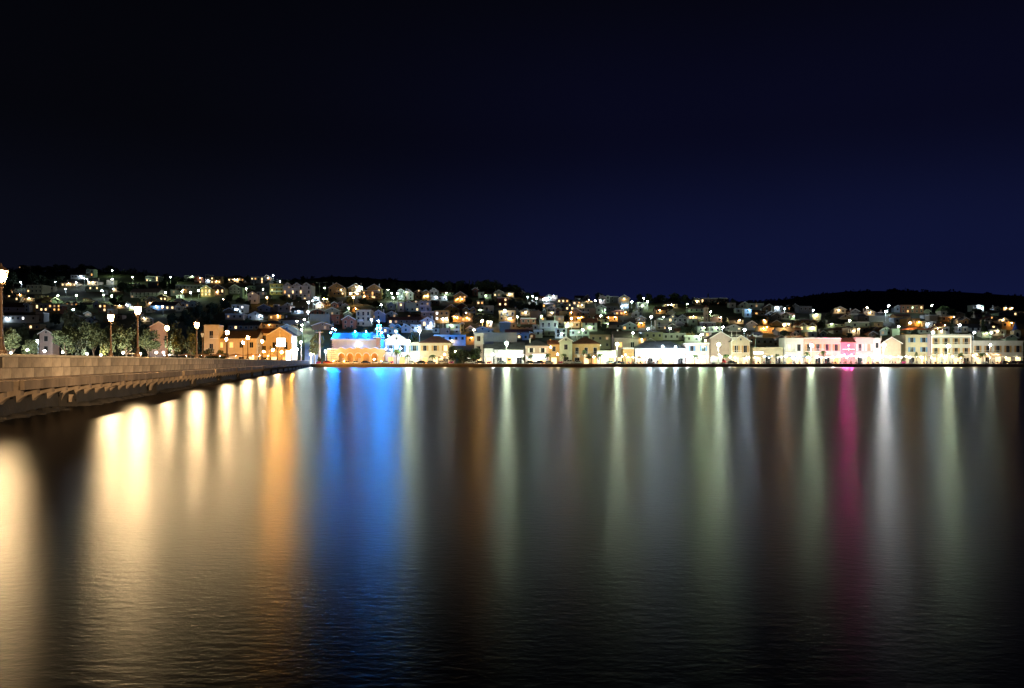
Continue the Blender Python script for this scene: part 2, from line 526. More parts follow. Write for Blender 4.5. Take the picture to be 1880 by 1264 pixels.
for a, b in zip(edges, edges[1:]):
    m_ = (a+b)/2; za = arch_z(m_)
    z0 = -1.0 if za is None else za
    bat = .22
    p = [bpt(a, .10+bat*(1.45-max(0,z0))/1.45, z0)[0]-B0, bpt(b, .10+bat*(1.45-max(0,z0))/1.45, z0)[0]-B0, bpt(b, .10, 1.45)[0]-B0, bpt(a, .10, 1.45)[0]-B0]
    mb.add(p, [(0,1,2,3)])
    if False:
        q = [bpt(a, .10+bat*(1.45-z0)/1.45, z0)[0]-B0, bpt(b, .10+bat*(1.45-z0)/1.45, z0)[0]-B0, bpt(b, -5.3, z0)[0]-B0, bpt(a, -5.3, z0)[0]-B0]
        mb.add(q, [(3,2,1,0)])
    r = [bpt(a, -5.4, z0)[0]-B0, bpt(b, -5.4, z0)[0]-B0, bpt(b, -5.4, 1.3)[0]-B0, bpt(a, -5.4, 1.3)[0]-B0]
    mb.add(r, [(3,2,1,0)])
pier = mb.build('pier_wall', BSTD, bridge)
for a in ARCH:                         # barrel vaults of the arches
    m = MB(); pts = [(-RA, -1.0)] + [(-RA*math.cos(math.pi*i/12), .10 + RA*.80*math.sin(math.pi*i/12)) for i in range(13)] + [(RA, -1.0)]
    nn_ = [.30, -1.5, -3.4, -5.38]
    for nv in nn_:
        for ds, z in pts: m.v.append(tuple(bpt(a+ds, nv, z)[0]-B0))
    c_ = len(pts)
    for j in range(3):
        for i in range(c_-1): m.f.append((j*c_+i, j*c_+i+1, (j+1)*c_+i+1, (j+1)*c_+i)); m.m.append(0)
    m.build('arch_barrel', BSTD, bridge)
# foundation stones lying along the waterline, nearest stretch
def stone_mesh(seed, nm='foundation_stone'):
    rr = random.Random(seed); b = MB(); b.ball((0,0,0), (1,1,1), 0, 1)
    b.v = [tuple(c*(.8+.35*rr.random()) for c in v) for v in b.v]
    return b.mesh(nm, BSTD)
FST = [stone_mesh(i) for i in range(3)]
s = s_at_Y(30)
while s < s_at_Y(100):
    if min(abs(s-a) for a in ARCH) > 1.6:
        p, d, nr = bpt(s, .42+R.random()*.16, -.02)
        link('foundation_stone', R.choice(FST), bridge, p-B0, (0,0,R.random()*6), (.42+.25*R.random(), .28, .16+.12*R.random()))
    s += .75+.5*R.random()
# cantilevered walkways: slab, edge beam, curved brackets
brk = MB()
poly = [(-.1,0,.012),(.92,0,.012),(.92,0,-.36)]
for i in range(1, 9):
    a = math.pi/2*i/8
    poly.append((.92-0.92*math.sin(a), 0, -.36 - .74*(1-math.cos(a))))
poly.append((-.1,0,-1.1))
brk.prism([(x, -.2, z) for x, _, z in poly], (0, .40, 0))
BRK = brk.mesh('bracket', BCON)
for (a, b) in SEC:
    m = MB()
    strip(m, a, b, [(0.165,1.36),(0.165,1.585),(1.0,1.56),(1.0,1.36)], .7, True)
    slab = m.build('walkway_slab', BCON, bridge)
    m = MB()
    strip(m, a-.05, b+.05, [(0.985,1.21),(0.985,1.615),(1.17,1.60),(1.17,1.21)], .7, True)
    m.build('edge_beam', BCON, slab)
    k = max(2, int(round((b-a)/1.95)))
    for i in range(k+1):
        s = a + .25 + (b-a-.5)*i/k
        p, d, nr = bpt(s, .06, 1.345)
        link('bracket', BRK, bridge, p-B0, (0, 0, math.atan2(nr.y, nr.x)))
# parapet: two courses of dressed slabs, a piece each
core = MB()
strip(core, 0, BL, [(-.09,1.63),(-.09,2.60),(-.37,2.60),(-.37,1.63)], 1.5, True)
core.build('parapet_core', mat('mortar', (.07,.05,.035), .95, .2, 2), bridge)
SLABM = {}
def slab_mesh(q):
    if q not in SLABM:
        b = MB(); w, h, t, c = q/100.0, .482, .40, .012
        b.v = []; b.add([(-w/2,-t/2,c),(w/2,-t/2,c),(w/2,t/2,c),(-w/2,t/2,c),(-w/2,-t/2,h-c),(w/2,-t/2,h-c),(w/2,t/2,h-c),(-w/2,t/2,h-c)],
              [(0,3,2,1),(4,5,6,7),(0,1,5,4),(1,2,6,5),(2,3,7,6),(3,0,4,7)])
        SLABM[q] = b.mesh('parapet_slab', BST)
    return SLABM[q]
rest = MB()
for course in range(2):
    s = s_at_Y(33) + .5*course
    z = 1.635 + .482*course
    while s < BL-3:
        q = R.choice([110,125,140,155])
        ln = q/100.0
        p, d, nr = bpt(s+ln/2, -.23+R.uniform(-.008,.010), z)
        if s < s_at_Y(118):
            o = link('parapet_slab', slab_mesh(q), bridge, p-B0, (0, 0, math.atan2(d.y, d.x)))
        else:
            u = d*(ln/2-.012); v = nr*.2
            pts = [p-B0-u-v, p-B0+u-v, p-B0+u+v, p-B0-u+v]
            up = Vector((0,0,.465))
            rest.add([*pts, *[k+up for k in pts]], [(0,3,2,1),(4,5,6,7),(0,1,5,4),(1,2,6,5),(2,3,7,6),(3,0,4,7)])
        s += ln + .03
    ns = 0
tag(rest.build('parapet_slabs_far', BST, bridge), kind='stuff')
rest = MB(); strip(rest, 0, s_at_Y(33), [(-.02,1.63),(-.02,2.6),(-.42,2.6),(-.42,1.63)], 1.2, True)
rest.build('parapet_start', BST, bridge)
strip(MB(), 0, BL, [(0.05,2.605),(0.05,2.70),(-.02,2.725),(-.46,2.725),(-.50,2.70),(-.50,2.605)], 1.2, True).build('coping', BCOP, bridge)
strip(MB(), 0, BL, [(-4.7,1.63),(-4.7,2.60),(-5.1,2.60),(-5.1,1.63)], 2, True).build('far_parapet', BST, bridge)
strip(MB(), 0, BL, [(-4.64,2.605),(-4.64,2.72),(-5.16,2.72),(-5.16,2.605)], 2, True).build('far_coping', BCOP, bridge)

# ---------------------------------------------------------------- lamps on the bridge
IRON = mat('bridge_lamp_iron', (.10,.055,.03), .55, .3, 3, metal=.3)
LGLASS = mat('lantern_glass', (.80,.74,.62), .35, .05, 3)
def bridge_lamp(p, hgt, lit, power, label, color='D'):
    o = empty('bridge_lamp', p); tag(o, label, 'street lamp', 'lamps along the bridge')
    m = MB()
    m.lathe([(.26,0),(.26,.10),(.20,.16),(.13,.34),(.10,.60),(.115,.62),(.115,.68),(.075,.72),(.055,hgt-.55),(.085,hgt-.53),(.085,hgt-.47),(.05,hgt-.43),(.09,hgt-.34)], 10)
    m.build('post', IRON, o, smooth=False)
    fr_ = MB(); z0, z1 = hgt-.34, hgt+.22
    for i in range(6):
        a = 2*math.pi*i/6
        ca, sa = math.cos(a), math.sin(a)
        fr_.tube((.13*ca,.13*sa,z0),(.285*ca,.285*sa,z1),.012,.012,4)
    fr_.lathe([(.31,z1),(.31,z1+.035),(.19,z1+.12),(.06,z1+.20),(.05,z1+.26),(.02,z1+.34)], 6)
    fr_.lathe([(.12,z0-.03),(.12,z0)], 6)
    lan = fr_.build('lantern', IRON, o)
    if lit:
        b = MB(); b.ball((0,0,hgt-.03), (.20,.20,.23), 0, 1)
        b.build('bulb', lampmat(color, power, .21), lan)
    else:
        g = MB()
        for i in range(6):
            a, b2 = 2*math.pi*(i+.06)/6, 2*math.pi*(i+.94)/6
            g.add([(.10*math.cos(a),.10*math.sin(a),z0+.01),(.10*math.cos(b2),.10*math.sin(b2),z0+.01),(.232*math.cos(b2),.232*math.sin(b2),z1-.01),(.232*math.cos(a),.232*math.sin(a),z1-.01)], [(0,1,2,3)])
        g.build('glass_pane', LGLASS, lan)
    return o
NB, FB = -.25, -4.9
near = [(34.3,'nearest bridge lamp at the left edge, its golden light just in frame'),
        (57,'tallest golden bridge lamp, second from the left on the near parapet'),
        (79.9,'golden bridge lamp on near parapet, third counting from the camera'),
        (101,'golden bridge lamp on near parapet, fourth counting from the camera'),
        (123,'golden bridge lamp on near parapet, fifth counting from the camera'),
        (145,'golden bridge lamp on near parapet, sixth counting from the camera'),
        (178,'golden bridge lamp on near parapet, seventh, in front of the orange building'),
        ]
BP = 3500
near = [(12.0,'bridge lamp just outside the left edge of the view')] + near
for Yb, lab in near:
    p, d, nr = bpt(s_at_Y(Yb), NB, 2.725)
    bridge_lamp(p, 3.36, True, BP*(.4 if Yb < 40 else 1), lab)
farl = [(45.5,'unlit lantern on the far parapet at the left edge',False),
        (67.7,'golden bridge lamp on far parapet, left of the tallest lamp',True),
        (89,'golden bridge lamp on far parapet, in front of the pale triangular gable',True),
        (111,'unlit lantern on far parapet in front of the ochre flat-roofed hall',False),
        (134,'golden bridge lamp on far parapet, third lit one from the camera',True),
        (156,'golden bridge lamp on far parapet, farthest lit one',True),
        (185,'small unlit lantern on far parapet, left of the orange building',False),
        (215,'small unlit lantern on far parapet, in front of the orange building',False)]
for Yb, lab, lit in farl:
    p, d, nr = bpt(s_at_Y(Yb), FB, 2.725)
    bridge_lamp(p, 3.36, lit, BP, lab)
# ================================================================ buildings
FOOT = []          # (x0, x1, y0, y1) in photo px, front depth, for lamp placement
REG = []           # registered things whose labels must be singled out: (obj, base, x, y)
ZONES = [(60,'behind the unlit bridge lantern'),(150,'behind the left tree clump'),(235,'behind the tallest bridge lamp'),(300,'above the pale triangular gable'),
 (360,'above the third bridge lamp'),(432,'above the cream pediment hall'),(512,'above the orange gabled building'),(572,'above the bright street'),(650,'behind the blue-lit church'),
 (728,'above the blue-white gable house'),(800,'above the cream hip-roofed taverna'),(885,'behind the big blank wall'),(940,'above the bright white shop'),(990,'above the shuttered pink house'),
 (1070,'above the orange hip-roofed house'),(1150,'above the twin-dormer pink house'),(1225,'above the brightest cafe'),(1297,'around the stone bell tower'),(1360,'above the balconied pediment house'),
 (1440,'above the white terrace house'),(1510,'above the long cream block'),(1580,'above the pink buildings'),(1636,'above the stone gable house'),(1690,'above the blue-shuttered house'),
 (1746,'above the edge-lit white block'),(1830,'above the long white hotel')]
def zone(x): return min(ZONES, key=lambda z: abs(z[0]-x))[1]
def band(y): return 'hilltop' if y < 535 else 'upper' if y < 562 else 'midslope' if y < 592 else 'lower'
def reg(o, base, x, y): REG.append((o, base, x, y))
ORD = ['leftmost','second from left','third from left','fourth from left','fifth from left','sixth from left','seventh from left','eighth from left','ninth from left','tenth from left','eleventh from left','twelfth from left']
def resolve_labels():
    by = {}
    for r in REG: by.setdefault(r[1], []).append(r)
    for base, l in by.items():
        l.sort(key=lambda r: r[2])
        for i, r in enumerate(l):
            r[0]['label'] = base if len(l) == 1 else base + (', ' + (ORD[i] if i < len(ORD) else 'number %d from left' % (i+1)))

WM = {}
def window_mesh(w, h, pane):
    k = (round(w*20), round(h*20), pane)
    if k not in WM:
        b = MB(); t = .08
        x, z = w/2, h
        b.box(-x-t, -x, -.05, .02, 0, z); b.box(x, x+t, -.05, .02, 0, z)
        b.box(-x-t, x+t, -.05, .02, z, z+t); b.box(-x-t-.05, x+t+.05, -.10, .02, -.08, 0)
        b.box(-.02, .02, -.035, .02, 0, z)
        b.add([(-x,-.012,0),(x,-.012,0),(x,-.012,z),(-x,-.012,z)], [(0,1,2,3)], 1)
        WM[k] = b.mesh('window', [FRAME, GLASS if pane == 'n' else PANE[pane]])
    return WM[k]
SHM = {}
def shutter_mesh(w, h, m):
    k = (round(w*20), round(h*20), m.name)
    if k not in SHM:
        b = MB(); b.box(-w/2, w/2, -.05, 0, 0, h)
        for i in range(int(h/.16)): b.box(-w/2+.05, w/2-.05, -.065, -.05, .06+i*.16, .15+i*.16)
        SHM[k] = b.mesh('shutter', m)
    return SHM[k]
def balcony(w, parent, x, z, d=1.0, solid=False, y0=0.0):
    b = MB(); b.box(x-w/2, x+w/2, y0-d, y0-.004, z-.24, z)
    if solid: b.box(x-w/2, x+w/2, y0-d, y0-d+.12, z+.001, z+.85); 
    else:
        b.box(x-w/2, x+w/2, y0-d, y0-d+.05, z+.88, z+.96)
        k = max(4, int(w/.45))
        for i in range(k+1):
            xx = x-w/2+.03+(w-.06)*i/k; b.box(xx-.02, xx+.02, y0-d+.01, y0-d+.05, z, z+.88, 0)
    for sx in (-1, 1): b.box(x+sx*w/2-(.06 if sx > 0 else 0), x+sx*w/2+(.06 if sx < 0 else 0), y0-d+.051, y0-.004, z+.88, z+.96)
    return b.build('balcony', TRIM if R.random() < .6 else CONC, parent)

def roof_gable_front(w, d, he, hp, x=0.0, y0=0.0, ov=.6, th=.22):
    b = MB(); e = (hp-he)/(w/2)
    for sx in (-1, 1):
        a = Vector((x, 0, hp+.02)); c = Vector((x+sx*(w/2+ov), 0, he-ov*e+.02))
        b.prism([(a.x, y0-ov, a.z),(c.x, y0-ov, c.z),(c.x, y0-ov, c.z+th),(a.x, y0-ov, a.z+th*1.15)], (0, d+2*ov, 0))
    return b
def trim_gable(w, he, hp, x=0.0, y0=0.0, ov=.6, t=.42):
    b = MB(); e = (hp-he)/(w/2)
    for sx in (-1, 1):
        c = (x+sx*(w/2+ov), he-ov*e)
        b.prism([(x, y0-ov-.06, hp-.10),(c[0], y0-ov-.06, c[1]-.08),(c[0], y0-ov-.06, c[1]+t-.08),(x, y0-ov-.06, hp+t-.06)], (0, .055, 0))
    return b

def house(x, yt, yb, wpx, kind, col, lit, Y=None, front=False, label=None, name=None, nozone=False, roofi=None, detail=None, blank=False, depth=None, cat='house', zbase=None, balc=None, rz=None):
    if Y is None: Y = on_land(x, yb)
    P = at(x, yb, Y); k = Y/F
    w = wpx*k
    ztop = at(x, yt, Y).z
    d = depth or max(5.0, min(11.0, w*.9))
    zb = min(H(P.x-w/2, Y), H(P.x+w/2, Y), H(P.x, Y)) if zbase is None else zbase
    zb = min(zb, P.z)
    if Y < 374: zb = 1.25
    drop = P.z - zb
    h = ztop - zb
    if h < 3.0: h = 3.0
    FOOT.append((x-wpx/2, x+wpx/2, yt, yb+drop/k, Y))
    if name is None: name = 'hillside_house' if not front else 'waterfront_building'
    o = empty(name, (P.x, Y, zb), R.uniform(-.06,.06) if rz is None else rz)
    wm_ = WALL[col]
    vis = h - drop if not front else h           # part of the wall that shows
    sto = max(1, int(round(h/3.1)))
    ri = ROOF[roofi] if roofi is not None else ROOF[R.choice([0,0,1,1,2,3,4])]
    # -- walls and roof
    wall = MB(); hw = w/2; rise = 0; gx = []
    if kind == 'g': rise = min(.30*w, .42*vis if vis > 4 else 1.6, 3.6)
    elif kind == 's': rise = min(.30*d, .45*vis, 3.0)
    elif kind == 'h': rise = min(.27*min(w, d*1.3), .45*vis, 3.2)
    elif kind in 'dt': rise = min(.30*w/(2 if kind == 'd' else 3), .40*vis, 2.6)
    he = h - rise
    FLH = 3.1 if not front else 5.1
    sto = max(1, int(round(he/FLH)))
    roof = None
    if kind == 'g':
        wall.prism([(-hw,0,0),(hw,0,0),(hw,0,he),(0,0,h-.03),(-hw,0,he)], (0, d, 0))
        roof = roof_gable_front(w, d, he, h).build('roof', ri, o)
        trim_gable(w, he, h).build('gable_trim', TRIM, roof)
    elif kind == 's':
        wall.prism([(-hw,0,0),(-hw,0,he),(-hw,d/2,h-.03),(-hw,d,he),(-hw,d,0)], (w, 0, 0))
        b = MB(); ov = .45; e_ = rise/(d/2)
        for sy in (-1, 1):
            yy = d/2 + sy*(d/2+ov); z = he-ov*e_
            b.prism([(-hw-ov,d/2,h+.02),(-hw-ov,yy,z+.02),(-hw-ov,yy,z+.2),(-hw-ov,d/2,h+.24)], (w+2*ov, 0, 0))
        roof = b.build('roof', ri, o)
    elif kind == 'h':
        wall.box(-hw, hw, 0, d, 0, he)
        b = MB(); ov = .5; rl = max(.2, w-d)/2
        q = [(-hw-ov,-ov,he+.02),(hw+ov,-ov,he+.02),(hw+ov,d+ov,he+.02),(-hw-ov,d+ov,he+.02)]
        q2 = [(a,b_,c+.14) for a,b_,c in q]
        b.add(q+q2+[(-rl,d/2,h+.1),(rl,d/2,h+.1)], [(0,3,2,1),(0,1,5,4),(1,2,6,5),(2,3,7,6),(3,0,4,7),(4,5,9,8),(5,6,9),(6,7,8,9),(7,4,8)])
        roof = b.build('roof', ri, o)
    elif kind == 'f':
        wall.box(-hw, hw, 0, d, 0, he-.25)
        b = MB(); b.box(-hw-.22, hw+.22, -.22, d+.22, he-.249, he-.05)
        b.box(-hw, hw, -.0, .18, he-.049, he+.30); b.box(-hw, -hw+.18, .181, d, he-.049, he+.30); b.box(hw-.18, hw, .181, d, he-.049, he+.30)
        roof = b.build('roof', TRIM if R.random() < .35 else wm_, o)
    else:
        m_ = 2 if kind == 'd' else 3
        wall.box(-hw, hw, 0, d, 0, he)
        gw = w/m_
        b = MB(); ov = .3; r2 = rise*.9; e_ = r2/(d/2)
        for sy in (-1, 1):
            yy = d/2 + sy*(d/2+ov); z = he-ov*e_
            b.prism([(-hw-ov,d/2,he+r2),(-hw-ov,yy,z+.02),(-hw-ov,yy,z+.2),(-hw-ov,d/2,he+r2+.2)], (w+2*ov, 0, 0))
        roof = b.build('roof', ri, o)
        for i in range(m_):
            cx = -hw+gw*(i+.5); g2 = gw*.86
            wall.prism([(cx-g2/2,-.03,he-.02),(cx+g2/2,-.03,he-.02),(cx,-.03,h-.05)], (0, d*.45, 0))
            gx.append((cx, g2))
            gr = roof_gable_front(g2, d*.45, he, h, cx, -.03, .25, .16).build('gable_roof', ri, roof)
            trim_gable(g2, he, h, cx, -.03, .25, .22).build('gable_trim', TRIM, roof)
    wall.build('wall', wm_, o)
    # -- chimney
    if kind in 'gsh' and R.random() < .45:
        cx = R.choice([-1,1])*w*.3; b = MB()
        b.box(cx-.3, cx+.3, d*.5, d*.5+.6, he-.2, h+.7); b.box(cx-.38, cx+.38, d*.5-.08, d*.5+.68, h+.701, h+.82)
        b.build('chimney', TRIM if R.random() < .5 else wm_, roof)
    # -- windows and balconies
    lv = int(lit[0]); pr_ = [0.03, .22, .5, .85][lv]
    pal = 'yyyo' if 'o' not in lit else 'oooy'
    if 'w' in lit: pal = 'wwy'
    if not blank:
        fl = he/sto if front else (3.1 if he/sto > 2.6 else he/sto)
        first = 0 if drop < 1.5 else int(drop/fl)
        nwin = max(1, int(round((w-.8)/(4.4 if front else 2.9))))
        gap = w/nwin
        for s_ in range(max(0, first), sto):
            z = s_*fl + (he - sto*fl) if sto*fl < he else s_*fl
            z = max(0, he - (sto-s_)*fl)
            bal = (s_ > 0 or drop > 2) and w > 5.5 and (balc if balc is not None else R.random() < .6)
            bx = R.choice([0,0,-1,1])
            for i in range(nwin):
                cx = -hw+gap*(i+.5)
                if R.random() < .10 and not front: continue
                ww, hh, zz = (min(1.1, gap*.5), 1.35, z+.95) if not front else (min(1.5, gap*.36), min(2.3, fl*.5), z+fl*.26)
                if bal: hh, zz = (2.05 if not front else min(3.0, fl*.62)), z+.12
                if front and s_ == 0: ww, hh, zz = min(2.3, gap*.55), min(3.0, fl*.62), z+.1
                if zz+hh > he-.15: hh = he-.2-zz
                if hh < .5: continue
                pane = R.choice(pal) if R.random() < (pr_ if not (front and s_ == 0) else .7) else ('d' if R.random() < .06 else 'n')
                wo_ = link('window', window_mesh(ww, hh, pane), o, (cx, -.025, zz))
                if detail and 'sh' in detail and s_ > 0:
                    sm = {'b': SHUT_B, 'g': SHUT_G, 'o': SHUT_O, 'w': TRIM}[detail['sh']]
                    for sx in (-1, 1):
                        link('shutter', shutter_mesh(ww*.5, hh, sm), wo_, (sx*(ww*.75+.1), -.012, 0))
            if bal:
                bw = w*.9 if bx == 0 else w*.5
                balcony(bw, o, bx*w*.22, z+.06, .95, (not front) and R.random() < .55)
        if kind == 'g' and rise > 1.5:
            link('window', window_mesh(.7, .9, R.choice(pal) if R.random() < pr_*.6 else 'n'), o, (0, -.025, he+rise*.15))
        for cx, g2 in gx:
            if g2 > 2.5: link('window', window_mesh(.6, .7, R.choice(pal) if R.random() < pr_*.6 else 'n'), o, (cx, -.06, he+.15))
    # -- lamps fixed on the front of the house
    for ch in lit[1:]:
        if ch.upper() in LC and ch in 'oywgv':
            c_ = {'o':'O','y':'Y','w':'W','g':'G','v':'V'}[ch]
            pw = {'o':800,'y':600,'w':900,'g':750,'v':900}[ch]
            lx = R.uniform(-.35,.35)*w; lz = drop + min(he-drop-.3, 2.6 + 3.1*R.choice([0,0,1]))
            lz = max(lz, 2.2)
            b = MB(); b.tube((lx,.0,lz+.1),(lx,-1.15,lz+.15),.04,.03,5); b.box(lx-.12,lx+.12,-.02,.03,lz-.05,lz+.25); b.lathe([(.28,.0),(.20,.1),(.05,.16)],8,(lx,-1.15,lz+.03))
            br_ = b.build('wall_lamp', DARKM, o)
            b = MB(); b.ball((lx,-1.15,lz-.05), .17, 0, 0); b.build('bulb', lampmat(c_, pw, .17), br_)
    # -- label
    st = {1:'one-storey',2:'two-storey',3:'three-storey',4:'four-storey',5:'five-storey'}.get(sto,'tall')
    rf = {'g':'front-gabled','s':'side-gabled','h':'hip-roofed','f':'flat-roofed','d':'twin-gabled','t':'triple-gabled'}[kind]
    tag(o, None, cat, 'houses on the hillside' if not front else 'buildings along the waterfront')
    if label: o['label'] = label
    else:
        lt = {0:'dark ',1:'',2:'warm-lit ',3:'brightly lit '}[lv]
        reg(o, '%s%s %s house, %s row, %s' % (lt, WALL_WORD[col], rf, band(yb), zone(x)), x, yb)
    return o
